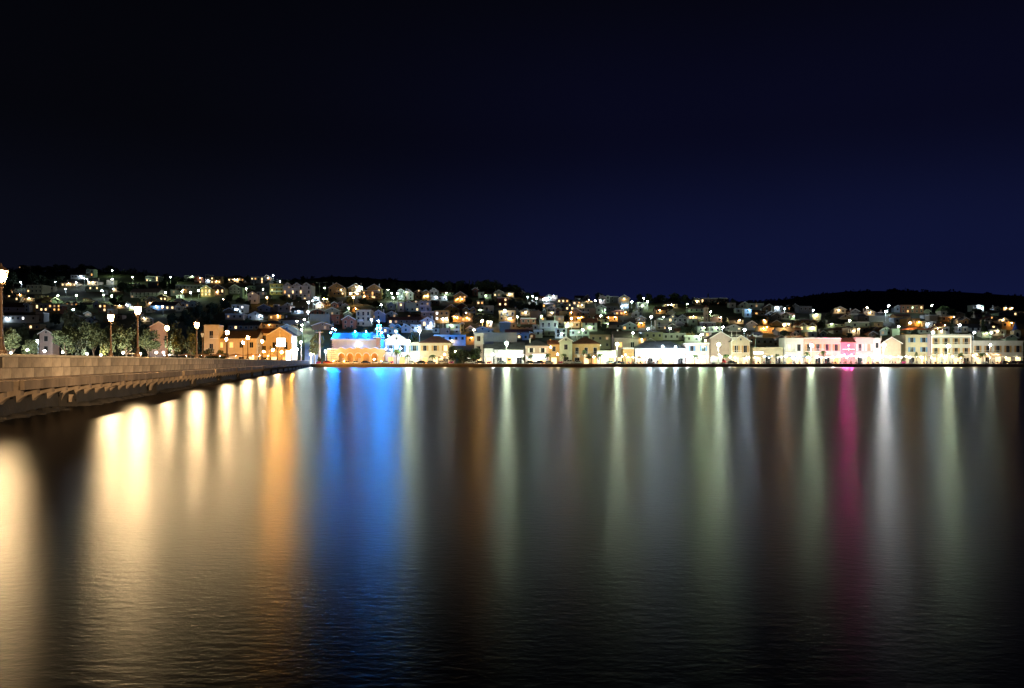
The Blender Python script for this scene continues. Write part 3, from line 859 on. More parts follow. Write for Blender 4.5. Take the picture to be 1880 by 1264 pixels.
# ================================================================ houses on the hill: x, top row, bottom row, width, shape, colour, light
TAB = '''
45 488.5 496 23 f c 0
63 524 541 30 f c 1
51 543 553 22 h c 2y
70 543 556 12 f b 1
87 545 557 22 s o 0
24 556 574 42 s m 0
49 556.5 574 8 g u 0
59 559 573 13 f o 3o
88 558 573 48 f g 2
62 599 606 22 f o 3
143 499 513 26 h w 0w
165 495 511 14 f e 0
126 515 526 28 h c 2y
170 512 524.5 20 h c 2yy
172 526 536 31 f e 1
112 561 577 6 f r 0
132 554 563 26 d w 2
160 553 560 18 s g 0
178 553 565 12 g w 0
279 508 518 24 f d 2
283 519 528 22 f d 1
264 545 555 12 g c 0
278 545 563 22 g c 1y
296 540.5 553 20 g o 2
298 554 570 46 s w 3v
327 548 565 12 g c 2y
340 553 565 14 g w 1
353 553 565 12 g e 0
345 524 538 46 f g 1o
218 555 567 22 s c 1y
234 555 566 13 g w 1w
188 560 574 16 f b 3
176 555 567 10 g w 0
187 555 562 11 h g 0
347 507 515 18 f w 0g
364 506 521 15 g r 1y
383 505 520 12 f w 0w
396 508.5 522 20 f o 2y
433 505 519 30 h c 3yy
472 509 521 24 f g 1
490 506 519 15 g b 1o
378 524 546 20 g o 3
400 523 543 24 g b 2y
431 523 540 21 g m 0
443 529 549 4 f e 0
463.5 536 558 17 g w 1
479 537 549 15 f w 0
508 522 542 25 f o 0
437 560 576 24 f w 1ww
421 566 577 18 g b 0
430 577 588 32 f k 0
409 561 566 6 g g 0
484.5 559 573 22 g m 1
469 573 588 28 g w 0w
504 572 589 24 h o 3o
506 560 573 8 f b 0
528 557 571 17 g w 0
521 563 574 22 f k 0
546 565 577 23 s u 1w
587 555 567 16 g c 2y
599 555 563 10 h c 2
614 555 566 9 g r 2
625 555 568 6 g g 0
634 558 571 10 g e 0
652 563 573 12 h o 2o
583 568 579 26 g r 0
610 565 580 27 g g 1
639 572 582 14 g d 0
640 580 605 23 g r 0
667 570 600 27 f c 0
687 522 550 26 g o 1
680 534 550 32 f b 2o
581 547 553 12 f w 0w
736.5 531 552 10 g e 0
748 531 551 13 g k 0g
754 536 552 8 g e 1
769 532 549 13 g b 2
782 533 550 14 g o 3yo
797 530 552 14 g w 1w
812 545 553 18 f w 0w
819 533 543 26 s e 0g
845 536 556 24 g o 3oo
718 556 570 13 g u 0
736 556 573 12 f k 3
757 552 573 27 d e 1
780 552 573 20 t u 0
798 552 562 16 f b 1
786 565 573 11 f w 0
829 560 578 25 g o 0
848 557 570 18 g r 1
862 564 582 26 d o 1y
890 562 577 33 f y 0g
719 572 585 20 g e 0
695 570 592 26 g u 0
759 577 584 24 h r 0
742 582 596 60 s d 0
785 573 592 24 f b 0
785 583 607 24 g w 2w
811 571 594 26 f o 2yw
838 577 592 14 g o 0oo
856 582 592 22 f o 2o
720 595 608 9 g w 0
730 596 608 9 g g 0
721 604 614 19 f e 1
745 596 612 17 g k 0
763 597 610 19 f w 1w
817 604 616 18 f b 0
832 596 614 26 f e 0g
848 593 612 6 g e 0
872.5 529 544 11 g r 0
884 537 548 12 f e 0
896 537 549 12 s e 0g
916 533 546 21 g e 1
936 537 546 15 f c 1yy
958 534 543 12 g c 0
923 547 565 20 f r 3
931 571 593 30 f o 0ow
964 567 580 19 g w 2y
983 572 586 21 f b 0
985 562 571 13 g w 0
1008 554 566 28 h g 0
1012 562 582 17 g g 0y
1024 565 581 12 g b 1
996 544 553 14 s k 0w
1008 541 553 10 g w 0w
1018 543 553 11 f k 0w
970 585 597 28 f r 0
1008 590 618 33 f e 1
963 597 606 28 s g 0
983 600 607 11 f e 0
927 592 612 19 f y 0
943 594 606 12 f g 1
886 601 613 34 g c 0
898 590 601 11 f w 0wo
950 605 617 41 s g 0
953 614 624 9 g o 1
965 617 625 13 f u 0
988 607 621 16 f w 0
976 611 623 13 g r 0
1030 604 622 22 f w 0w
1034 545 557 22 h b 3
1059 549 561 17 h b 3
1064 543 552 15 s w 0
1077 542.5 552 11 g k 0
1078 550 557 21 h c 2y
1106 543 558 12 g k 0w
1116 543 557 7 g w 0
1128 545 557 15 f d 0
1146 542 558 20 g g 1o
1147 556 567 14 f u 0w
1180 556 568 20 f g 2g
1046 557 571 19 g u 3
1032 557 570 8 g u 0
1027 565 580 14 g b 0
1035 572 584 13 f o 0
1056 566 582 22 g b 0o
1080 567 582 27 f b 0
1104 560 577 18 g e 0g
1124 563 572 19 f d 0
1137 568 580 32 h b 1o
1176 564 581 9 g y 0
1059 582 592 28 f o 0oo
1087 578 587 21 f b 0
1123 576 591 22 h o 1oo
1083 585 609 27 s e 0g
1112 583 603 13 h e 0g
1135 591 604 34 s g 0
1156 592 608 27 g e 1
1177 595 602 15 f o 0oo
1027 581 600 16 f e 0
1050 592 603 28 f e 0g
1064 609 617 35 f e 0
1180 612 622 15 f e 0
1232 553 566 24 h c 0yyy
1216 563 577 23 s o 1y
1232 571 579 13 g c 0
1311 548 558 50 f b 0
1280 548 560 12 g c 2y
1279 562 574 28 h e 1
1244 578 593 36 d e 2
1316 577 592 19 h k 3y
1352 582 595 26 s c 0y
1345 557 566 12 f g 0
1367 555 567 18 g e 0
1360 567 576 16 f u 0
1373 568 583 13 f w 0v
1216 589 607 23 f y 1
1234 595 611 16 g d 0
1287 601 611 14 f e 0g
1273 586 600 16 f e 1
1302 592 606 24 f d 0
1313 602 611 21 f e 1g
1347 597 608 30 g e 0
1200 611 626 34 f y 0
1238 613 625 42 f g 0
1272 618 628 28 f g 0w
1389 558 570 27 f e 0
1412 559 572 16 g b 0
1429 563 574 16 f w 0w
1394 569 580 21 h m 0
1449 560 567 10 g c 0
1460 559 568 9 g g 0
1479 563 576 24 f d 0
1415 572 583 17 g u 0
1425 575 588 17 g d 0
1442 574 587 17 g g 0
1453 575 587 12 s e 0g
1500 577 588 15 f e 1go
1482 585 594 36 h o 1
1483 593 611 34 d e 2gy
1380 590 607 18 g g 0
1401 600 612 18 f o 2oo
1419 603 613 15 f o 0o
1443 602 618 30 s d 0
1465 601 615 12 h m 0
1459 612 620 9 g w 0
1492 613 621 16 f g 0
1511 608 621 12 g d 0
1534 590 602 34 h y 0g
1405 590 597 9 f o 0o
1542 563.5 576 22 g c 0y
1570 568 577 17 g g 0
1596 569 580 20 g c 0y
1616 572 580 16 h u 0
1570 577 588 11 f e 1g
1585 576 591 20 h d 0
1648 561 571 11 g u 0
1675 561 571 42 f r 1
1659 577 586 27 s o 0
1653 585 594 23 f u 0
1677 586 600 26 f o 0oo
1701 569 575 12 g w 0
1702 577 586 12 d w 0
1580 592 611 32 f e 0
1613 593 602 16 f y 0
1572 597 612 40 h m 0
1543 601 614 26 h u 1w
1609 601 613 11 g u 1
1626 601 617 21 g u 0
1602 613 620 12 g b 0
1645 605 618 14 f e 0
1686 600 614 44 h e 0
1738 572 580 21 f c 0
1761 574 582 22 g c 0
1742 581 591 26 f o 0o
1773 584 601 10 g o 0
1786 595 610 30 s w 0
1796 561 572 20 f w 0ww
1823 569 578 20 h c 0
1831 563 572 12 g u 0
1813 576 583 9 g w 3
1845 563 569 7 g o 3y
1854 563 569 9 g o 3y
1851 570 581 36 g e 1
1821 581 592 22 g g 0
1842 583 594 20 g c 0y
1829 593 605 20 h g 1
1851 592 606 24 f o 2o
1826 608 617 14 f w 0y
1840 606 617 15 f e 0
1709 590 603 20 f g 0w
1728 594 605 15 s o 0o
1738 601 614 11 f w 0
1761 601 611 10 f w 0
1772 603 611 10 f c 1
1857 618 626 22 g e 0
826 616 636 58 f w 0y
863 619 634 15 f o 0o
447 590 607 56 s b 0
497 588 604 34 h b 0o
527 596 619 38 g k 0
533 581 597 42 h m 0
592 592 607 38 g b 0
1102 616 642 38 f y 0g
1179 622 636 14 f o 0y
1194 622 638 18 g e 0
1404 622 645 32 f u 0
1429 626 647 20 f g 0
1380 617 640 16 g k 0
'''
BLANK = {(587,578),(927,592),(983,572),(443,529)}
for row in TAB.strip().split('\n'):
    q = row.split()
    x, yt, yb, w = map(float, q[:4])
    house(x, yt, yb, w, q[4], q[5], q[6], blank=(round(x), round(yt)) in BLANK)

# ---- houses with a look of their own on the hill
house(33, 580, 593, 66, 'f', 'w', '1w', label='long low white building with wide lit shopfront behind the unlit bridge lantern')
house(73, 575, 593, 15, 'f', 'g', '0', label='small two-storey grey block ending the long low white building')
house(265, 530, 548, 52, 's', 'm', '0', label='long mauve building with a row of arched dormers above the tallest bridge lamp')
house(545, 519, 551, 52, 't', 'w', '1', balc=True, label='large white triple-gabled apartment block on the ridge above the bright street')
house(618, 520, 546, 29, 'g', 'o', '1y', balc=True, label='ochre gabled apartment house with two chimneys, leftmost of three matching blocks')
house(653, 521, 544, 27, 'g', 'o', '2yw', balc=True, label='ochre gabled apartment house with white floodlight, middle of three matching blocks')
house(587, 578, 597, 38, 'f', 'g', '0', blank=True, label='big blank grey-brown wall of a flat-roofed block beside the bright street')
house(615, 579, 597, 19, 'f', 'r', '0', label='brick red flat-roofed block joined to the blank grey-brown wall')
o = house(1567, 603, 617, 24, 'f', 'c', '0yy', label='floodlit cream pavilion with a row of tall bright columns above the pink building')
for i in range(6):
    Yq = o.location.y; k = Yq/F
    b = MB(); xx = (-10+4*i)*k
    b.lathe([(.34,0),(.26,.15),(.22,2.6),(.34,2.8)], 8, (xx, -.55, .9)); b.build('column', TRIM, o)

# stone bell tower of the hillside church
def bell_tower(x, yt, yb, wpx, label):
    Y = on_land(x, yb); P = at(x, yb, Y); k = Y/F; w = wpx*k; h = at(x, yt, Y).z - P.z
    o = empty('bell_tower', (P.x, Y, P.z-1), 0); tag(o, label, 'bell tower')
    FOOT.append((x-wpx/2, x+wpx/2, yt, yb, Y))
    st = mat('tower_stone', (.50,.40,.26), .9, .25, .8)
    b = MB(); hw = w/2; zt = h*.64
    b.box(-hw, hw, 0, w, 0, zt)
    b.box(-hw-.2, hw+.2, -.2, w+.2, zt+.001, zt+.35)
    b.build('shaft', st, o)
    b = MB(); z1 = zt+.351; z2 = h*.90
    for sx in (0, 1):
        for sy in (0, 1):
            b.box(-hw+.1+sx*(w-.95), -hw+.85+sx*(w-.95), .1+sy*(w-.95), .85+sy*(w-.95), z1, z2)
    b.box(-hw-.15, hw+.15, -.15, w+.15, z2+.001, z2+.4)
    b.build('belfry', st, o)
    b = MB(); b.lathe([(.05,.9),(.3,.8),(.42,.2),(.6,0)], 10, (0, w/2, z1+.9)); b.build('bell', mat('bronze', (.2,.13,.05), .4, .2, 2, metal=.9), o)
    b = MB(); b.add([(-hw,0,z2+.41),(hw,0,z2+.41),(hw,w,z2+.41),(-hw,w,z2+.41),(0,w/2,h+1)], [(0,1,4),(1,2,4),(2,3,4),(3,0,4),(3,2,1,0)]); b.build('cap_roof', ROOF[2], o)
    for z in (zt*.35, zt*.7):
        link('window', window_mesh(.5, 1.1, 'n'), o, (0, -.03, z))
    return o
bell_tower(1297, 560, 593, 7.5, 'slender stone bell tower lit warm, rising from the right hillside')
house(1278, 575, 588, 32, 's', 'k', '1y', label='long church nave with warm-lit side wall left of the stone bell tower', cat='church', name='church_nave')

def cone_church(x, yt, yb, wpx):
    Y = on_land(x, yb); P = at(x, yb, Y); k = Y/F; w = wpx*k; h = at(x, yt, Y).z - P.z
    FOOT.append((x-wpx/2, x+wpx/2, yt, yb, Y))
    o = empty('church_tower', (P.x, Y, P.z-1)); tag(o, 'small cream church tower with pointed blue roof at the right edge', 'church')
    b = MB(); hw = w/2; zt = h*.58
    b.prism([(-hw,0,0),(hw,0,0),(hw,0,zt*.86),(0,0,zt),(-hw,0,zt*.86)], (0, w, 0)); b.build('wall', WALL['c'], o)
    b = MB(); b.prism([(-.55,-.06,zt*.3),(.55,-.06,zt*.3),(.55,-.06,zt*.6),(0,-.06,zt*.72),(-.55,-.06,zt*.6)], (0,.05,0)); b.build('window', GLASS, o)
    b = MB(); b.lathe([(hw*.9,zt*.84),(hw*.72,zt*1.1),(.06,h),(.02,h+.9)], 8, (0, w*.5, 0)); b.build('spire', mat('spire_blue', (.05,.10,.34), .5, .15, 1), o)
cone_church(1868, 587, 621, 12)

# ================================================================ waterfront buildings
YF = 357.0
def wf(x, yt, w, kind, col, lit, label, Y=YF, **kw):
    return house(x, yt, 667.8, w, kind, col, lit, Y=Y, front=True, label=label, cat=kw.pop('cat','building'), rz=0.0, **kw)
wf(728, 613, 42, 'g', 'w', '0', 'white gable house tinted blue right beside the church', roofi=3, detail={'sh':'b'})
wf(761, 630, 21, 'f', 'w', '0', 'low white annex with blue shutters left of the cream taverna', detail={'sh':'b'}, Y=359)
wf(799, 617, 57, 'h', 'c', '0', 'cream two-storey taverna with brown hip roof and striped awning', roofi=1, detail={'sh':'o'}, balc=False)
wf(879, 613, 16, 'f', 'w', '0', 'narrow white block with glazed upper floor behind the dark trees', Y=366)
house(918, 612, 640, 62, 'f', 'g', '0', Y=376, front=True, blank=True, label='big blank grey gable wall behind the bright white shop', rz=0, cat='building')
wf(897, 633, 17, 's', 'w', '0', 'small white house with dark windows left of the bright white shop', roofi=3)
wf(935, 629, 55, 's', 'w', '0', 'bright white single-storey shop with slate roof beside a tall lamp', roofi=3, Y=358)
wf(986, 624, 42, 'h', 'k', '0', 'pale pink two-storey house with white shutters and slate hip roof', roofi=3, detail={'sh':'w'}, balc=False)
wf(1017, 626, 20, 's', 'o', '0', 'narrow orange house between the pale pink house and green gable', roofi=2)
wf(1039, 620, 23, 'g', 'e', '0', 'pale green front-gabled house with glowing wall between orange roofs', roofi=1, Y=356)
wf(1076, 619, 50, 'h', 'o', '0', 'orange house with broad brown hip roof and dark verandah', roofi=2, Y=358, detail={'sh':'o'})
wf(1114, 645, 34, 'f', 'w', '3', 'low overexposed white cafe right of the orange hip-roofed house', Y=354)
house(1150, 608, 645, 44, 's', 'k', '2', Y=372, front=True, label='pale pink house with two pointed dormers behind the third quay lamp', rz=0, roofi=0, cat='building')
wf(1154, 640, 20, 'f', 'o', '0', 'small orange cafe front beside the outdoor seating', Y=358)
wf(1212, 627, 92, 'h', 'w', '0', 'wide white cafe under a blue slate hip roof, brightest on the quay', roofi=3, Y=358, balc=False)
wf(1281, 631, 43, 'f', 'k', '0', 'pinkish two-storey building with white cornice and twin windows', detail={'sh':'b'}, balc=False)
wf(1323, 610, 37, 'g', 'k', '0', 'tall windowless grey-pink gable wall beside the fourth quay lamp', blank=True, roofi=0, Y=361)
wf(1360, 617, 33, 'g', 'c', '0', 'cream pediment house with four tall balcony doors behind the utility poles', roofi=0, detail={'sh':'o'}, balc=True)
wf(1410, 639, 55, 'f', 'c', '0', 'low cream building with dark roof edge behind the parasols', Y=358, balc=False)
wf(1458, 622, 35, 'f', 'w', '0', 'white two-storey building with brown roof-terrace balustrade', detail={'sh':'w'})
wf(1510, 621.5, 67, 'f', 'c', '0', 'long cream two-storey block with shallow balconies', detail={'sh':'o'}, balc=True)
pk = wf(1556.5, 621, 26, 's', 'p', '0', 'deep pink building with magenta-lit roof and white diamond emblem', blank=True, roofi=2)
wf(1587, 621, 33, 'f', 'k', '0', 'pink and white house with two balconied doors', detail={'sh':'w'}, balc=True)
wf(1610, 622, 14, 'f', 'w', '0', 'narrow white house joined to the pink one', balc=False)
wf(1636, 620, 36, 'g', 'c', '0', 'cream stone gable house with few tiny windows', roofi=0, blank=True)
wf(1685, 616, 44, 'f', 'c', '0', 'tan two-storey house with blue shutters and stepped roof', detail={'sh':'b'}, Y=360)
wb = wf(1746, 615, 74, 'f', 'w', '0', 'white three-storey block with edges outlined in light', detail={'sh':'o'}, balc=True)
wf(1832, 627, 92, 'f', 'w', '0', 'long white two-storey hotel with ochre balcony doors at the right edge', detail={'sh':'o'}, balc=True)
# behind the bridge, on the left shore
YL = 330.0
def lf(x, yt, w, kind, col, lit, label, Y=YL, **kw):
    return house(x, yt, 669, w, kind, col, lit, Y=Y, front=True, label=label, cat='building', rz=kw.pop('rz', 0.0), **kw)
lf(84.5, 606, 24, 'g', 'k', '0', 'narrow pale gable house with paired windows between the left trees', Y=335)
lf(291, 592, 27, 'g', 'k', '0', 'pale triangular gable house half hidden by trees behind the bridge', Y=340, rz=.5, blank=True)
lf(388, 598, 27, 'f', 'c', '0', 'ochre flat-roofed hall with big dark glazed corner behind the bridge', Y=336)
lf(434, 608, 74, 's', 'c', '1', 'long cream hall with central pediment behind the bridge lamps', Y=338, balc=False)
ol = lf(485, 604, 28, 's', 'c', '0', 'orange side wing with tiled roof left of the orange gabled building', Y=346, roofi=1)
og = lf(514, 602.5, 42, 'g', 'c', '0', 'orange floodlit gabled building with white bargeboards at the bridge end', Y=345, roofi=1)
# pediment of the cream hall
Pm = at(434, 650, 337.9)
# emblem on the pink building: white bar with a diamond ring
b = MB(); k = YF/F; zc = at(1558, 641.5, YF).z - pk.location.z; xo = (1558-1556.5)*k
b.box(xo-11*k, xo-2.7*k, -.10, -.03, zc-.22, zc+.10); b.box(xo+2.7*k, xo+11*k, -.10, -.03, zc-.22, zc+.10)
r1, r2 = 2.6*k, 1.35*k
for i in range(4):
    a0, a1 = math.pi/2*i, math.pi/2*(i+1)
    b.prism([(xo+r2*math.cos(a0),-.16,zc+r2*math.sin(a0)),(xo+r1*math.cos(a0),-.16,zc+r1*math.sin(a0)),(xo+r1*math.cos(a1),-.16,zc+r1*math.sin(a1)),(xo+r2*math.cos(a1),-.16,zc+r2*math.sin(a1))],(0,.12,0))
b.build('emblem', emit('emblem_white', (1,.93,.82), 1.6, False), pk)
# light strips outlining the white block
b = MB(); hw = 37*YF/F; zt = at(0, 617, YF).z-wb.location.z
for z in (zt-.2, zt-4.0): b.box(-hw+.1, hw-.1, -.30, -.24, z, z+.14)
for xx in (-hw+.15, hw-.35): b.box(xx, xx+.2, -.30, -.24, 5.0, zt-.3)
b.build('light_strip', emit('strip_glow', (1,.86,.66), 2.2), wb)
# balustrade and rooftop pergola pieces
def roof_terrace(o, w, h, m):
    b = MB(); 
    for i in range(int(w/.55)+1):
        xx = -w/2 + i*.55; b.box(xx-.07, xx+.07, .3, .42, h+.3, h+1.3)
    b.box(-w/2, w/2, .25, .47, h+1.301, h+1.5); b.build('balustrade', m, o)
for o in [c for c in bpy.data.objects if c.get('label') == 'white two-storey building with brown roof-terrace balustrade']:
    roof_terrace(o, 35*YF/F-.6, at(0,622,YF).z-o.location.z-.3, SHUT_O)

# ---- timber framing, sign and bright shopfront on the orange gabled building
k = 345/F
b = MB(); hw = 21*k; hh = at(0,602.5,345).z-og.location.z
b.box(-.22, .22, -.14, -.03, 3, hh-1.2); b.box(-hw, -.23, -.12, -.03, 5.4, 5.75); b.box(.23, hw, -.12, -.03, 5.4, 5.75)
b.build('timber_frame', TRIM, og)
# ================================================================ the church on the quay
ch = empty('church', (at(655,667,YF).x, YF, 1.25))
tag(ch, 'quayside church with blue-lit roof, white nave and orange scalloped arcade', 'church')
k = YF/F
def cx_(x): return (x-655)*k
def cz_(y, Y=YF): return at(0, y, Y).z - 1.25
ARO = mat('arcade_ochre', (.62,.40,.17), .85, .12, .4)
NV = 8.0       # nave stands this far behind the arcade
kn = (YF+NV)/F
def nx_(x): return (x-940)/F*(YF+NV) - ch.location.x
# arcade front: wall columns cut around arches, scalloped gables on top
arches = [627, 642.5, 657.5, 672.5, 687.5]
ARW = 5.4*k
def top_y(x):          # roof line of the arcade in px
    if x < 617 or x > 703: return 641.5
    t = min(abs(x-a) for a in [627,642.5,657.5,672.5,687.5])
    return 638.5 + min(3.2, t*.42)
b = MB(); X0, X1 = cx_(601), cx_(717); N = 232
big = (711, 6.2)
for i in range(N):
    a = X0+(X1-X0)*i/N; c = X0+(X1-X0)*(i+1)/N; xm = 655+(a+c)/2/k
    zb_ = 0.0
    for ax in arches:
        d_ = abs(cx_(xm)-cx_(ax))
        if d_ < ARW: zb_ = 3.5 + math.sqrt(ARW*ARW-d_*d_)
    d_ = abs(cx_(xm)-cx_(big[0]))
    if d_ < big[1]*k: zb_ = 3.1 + math.sqrt((big[1]*k)**2-d_*d_)
    b.box(a, c, 0, .6, zb_, cz_(top_y(xm)))
b.build('arcade_wall', ARO, ch)
b = MB(); b.box(X0, X1, 4.2, 4.5, 0, 6.0); b.build('porch_back_wall', WALL['o'], ch)
b = MB(); b.box(X0, X1, .62, NV-.05, 5.9, 6.1); b.build('porch_roof', ROOF[3], ch)
b = MB()
for i in range(96):
    x0 = 601+116*i/96; x1 = 601+116*(i+1)/96
    za, zc_ = cz_(top_y(x0)), cz_(top_y(x1))
    b.prism([(cx_(x0),-.15,za),(cx_(x1),-.15,zc_),(cx_(x1),-.15,zc_+.3),(cx_(x0),-.15,za+.3)], (0,.9,0))
b.build('scalloped_cornice', TRIM, ch)
for ax in arches + [big[0]]:
    r_ = ARW if ax != big[0] else big[1]*k; zz = 3.5 if ax != big[0] else 3.1
    b = MB()
    for i in range(14):
        a0, a1 = math.pi*i/14, math.pi*(i+1)/14
        q = [(cx_(ax)+(r_+e)*math.cos(a), -.12, zz+(r_+e)*math.sin(a)) for e, a in ((0.02,a0),(.32,a0),(.32,a1),(0.02,a1))]
        b.prism(q, (0,.11,0))
    b.build('arch_moulding', TRIM, ch)
for i, ax in enumerate(arches):
    b = MB(); b.box(cx_(ax)-.7, cx_(ax)+.7, 4.08, 4.19, 0, 2.6); b.build('door', SHUT_O if i % 2 else FRAME, ch)
# nave
nw0, nw1 = nx_(609.5), nx_(700)
zt_n = cz_(623, YF+NV); zr_n = cz_(611, YF+NV)
b = MB(); b.box(nw0, nw1, NV, NV+10, 0, zt_n); b.build('nave_wall', WALL['w'], ch)
b = MB()
nd = 10.0
b.prism([(nw0-.4,NV-.7,zt_n+.05),(nw0-.4,NV+nd/2,zr_n),(nw0-.4,NV+nd+.7,zt_n+.05)], (nw1-nw0+.8, 0, 0))
nroof = b.build('nave_roof', mat('nave_roof_tile', (.042,.046,.055), .7, .15, .6), ch)
b = MB(); b.box(nw0-.4, nw1+.4, NV-.75, NV-.05, zt_n-.45, zt_n+.03); 
for i in range(44):
    xx = nw0+(nw1-nw0)*(i+.5)/44; b.box(xx-.12, xx+.12, NV-.35, NV-.05, zt_n-.85, zt_n-.451)
b.build('cornice', TRIM, ch)
for x in (634, 649, 664, 679):
    b = MB(); w_ = .75; zz = cz_(640,YF+NV)+1.6; hh_ = 1.7
    pts = [(nx_(x)-w_, NV-.04, zz),(nx_(x)+w_, NV-.04, zz)] + [(nx_(x)+w_*math.cos(math.pi*i/8), NV-.04, zz+hh_+w_*math.sin(math.pi*i/8)) for i in range(9)]
    b.prism(pts, (0,.03,0), 0)
    wo_ = b.build('arched_window', mat('frosted_glass', (.5,.52,.55), .4, 0), ch)
    b = MB()
    for i in range(4): b.box(nx_(x)-w_, nx_(x)+w_, NV-.08, NV-.045, zz+.4+i*.5, zz+.5+i*.5)
    b.build('glazing_bar', FRAME, wo_)
# bell frame tower at the right end
tx = nx_(696); b = MB(); pz = cz_(619.5, YF+NV)
b.box(tx-1.0, tx+1.0, NV-1.6, NV+.4, 0, pz-.3); b.build('tower_base', ARO, ch)
b = MB(); b.box(tx-2.4, tx+2.2, NV-2.2, NV+1.4, pz-.299, pz)
for sx in (-2.35, 2.1):
    b.box(tx+sx, tx+sx+.06, NV-2.2, NV+1.4, pz+.8, pz+.88)
b.box(tx-2.29, tx+2.1, NV-2.2, NV-2.14, pz+.8, pz+.88)
for i in range(9): b.box(tx-2.3+i*.55, tx-2.25+i*.55, NV-2.18, NV-2.14, pz, pz+.8)
b.build('tower_platform', TRIM, ch)
b = MB(); zt_ = cz_(596.5, YF+NV)
for sx in (-.85, .75):
    for sy in (-1.0, .6): b.box(tx+sx, tx+sx+.14, NV+sy, NV+sy+.14, pz+.001, zt_)
for z in (pz+2.6, pz+4.2, zt_-.2): b.box(tx-.95, tx+.95, NV-1.06, NV+.8, z, z+.16)
b.build('bell_frame', TRIM, ch)
b = MB(); b.lathe([(.05,.8),(.25,.7),(.36,.2),(.52,0)], 10, (tx, NV-.2, pz+3.2)); b.build('bell', mat('bronze', (.2,.13,.05), .4, .2, 2, metal=.9), ch)
b = MB(); b.box(tx-.06, tx+.06, NV-.2, NV-.08, zt_+.01, zt_+1.8); b.box(tx-.5, tx+.5, NV-.2, NV-.08, zt_+1.1, zt_+1.22); b.build('cross', TRIM, ch)

# ================================================================ smaller houses filling the gaps of the town
RG = random.Random(21); placed = 0; tries = 0
while placed < 62 and tries < 6000:
    tries += 1
    if RG.random() < .3: x = RG.uniform(5, 530); yb = RG.uniform(522, 600)
    else: x = RG.uniform(700, 1872); yb = RG.uniform(562, 628)
    if 330 < x < 470 and 545 < yb < 610: continue            # the dark grove above the bridge
    if yb < lerp(RIDGE_PX, x) + 18: continue
    w = RG.uniform(11, 19)*(.75 + .25*(yb-520)/100); h = RG.uniform(9, 13)*(.8 + .2*(yb-520)/100); yt = yb-h
    ov = 0.0
    for (x0, x1, y0, y1, _) in FOOT:
        a = max(0, min(x+w/2, x1)-max(x-w/2, x0))*max(0, min(yb, y1)-max(yt, y0)); ov = max(ov, a/(w*h))
    if ov > .22: continue
    house(x, yt, yb, w, RG.choice('gggshhff'), RG.choice('wwccekgmyob'), RG.choice(['0','0','1','1','2','1y','0g']))
    placed += 1
# ================================================================ street lamps on the hill: x, y, colour, strength
LAMPS = '''38 519 W 1.2
101 518 W .6
120 531 W 1.2
106 543 G 1.2
140 543 G 1.4
134 569 W 1.2
175 498 W 1.4
154 511 W 1
160 513 W 1
140 519 W 1
206 497 G 1
206 512.5 W 1.2
187 534 W 1.2
190 542 G 1
205 543 G 1.2
243 509 G 1.2
313 509 G 1.4
304 537.5 G 1.2
334 536 G 1.2
350 537 W 1
364 534 G 1.2
452 531 G 1.4
483 531 G 1.2
501.5 506 W 1.6
514 517 W 1
490 547 O 1.2
298 563 W .8
596 529 G 1.2
594 549 O .6
600 549.5 O .8
566 555 W 1.6
574 553 W 1.4
565.5 573 W 1.8
649 546 O 1.6
662 528 W 1.4
682 587.5 W 1.2
559 586.5 G 1
555 597.5 G 1
554 605.5 G 1.2
712 532.5 G 1.2
719 539 G 1
730 539.5 W 2
722 547 G 1
813 586 W 1
770 608 W 1.8
885 590 O 2.4
927 570 W 1
969 545.5 W .8
978 544.5 G 1
985 548 W 1.4
998 550 W 1.2
1004 550 W 1.2
994 581 G 1
1041 599 W 1.6
1049 585 O 1.2
1093 552.5 W 1.4
1070 606 G 1.4
1103 580 G 1
1160 554.5 W 1
1182 548 G 1.4
1189 554 G 1.2
1142 563 W 1
1196 582 W 2.2
1162 611.5 G .8
1190 604 W 1.2
1261.5 558.5 G .8
1305 573 G 1.4
1327 601 W 1.4
1288 614.5 G 2.6
1295 626 O .9
1367 606 W 2.2
1440 596.5 O 1.6
1441 567.5 W 1
1493 570 W .6
1631.5 562 W 3
1627 572 W 1.6
1671 593 O 1.4
1592 565 Y .6
1711 561 G 1.2
1713 610.5 W 2
1789 611 W 1.2
1762 597 W .8
1820 611 G .8
1560 589 G .6
1650 600 G .7
1230 603 G .8
950 582 G .7
870 606 Y .6
700 560 W .6
640 566 G .6
410 550 Y .5
545 590 Y .7'''
HP = 3000.0
def street_lamp(x, y, c, m):
    Y = on_land(x, y, 6.0)
    for (x0, x1, y0, y1, Yh) in FOOT:      # never inside or behind a house that would hide it
        if x0-1 <= x <= x1+1 and y0-1 <= y <= y1+1 and Yh-1.6 < Y: Y = Yh-1.6
    P = at(x, y, Y); zg = H(P.x, Y); hgt = P.z - zg
    rb = .46 if m < 1.5 else .62
    o = empty('street_lamp', (P.x, Y, zg)); tag(o, None, 'street lamp', 'street lamps on the hillside')
    b = MB(); top = hgt+.55
    b.lathe([(.16,-.6),(.16,.5),(.09,.55),(.06,top)], 6, (0,1.0,0))
    b.tube((0,1.0,top),(0,.5,top+.16),.05,.045,5); b.tube((0,.5,top+.16),(0,-.25,top+.1),.045,.04,5)
    b.build('post', POSTW, o)
    b = MB(); b.lathe([(rb*1.15,hgt+rb*.55),(rb*.95,hgt+rb*1.0),(rb*.3,hgt+rb*1.35)], 8, (0,0,0)); hd = b.build('lamp_head', POSTW, o)
    b = MB(); b.ball((0,0,hgt), rb, 0, 0); b.build('bulb', lampmat(c, HP*m**1.7, rb), hd)
    reg(o, 'glowing %s street lamp, %s slope, %s' % (LC_WORD[c], band(y), zone(x)), x, y)
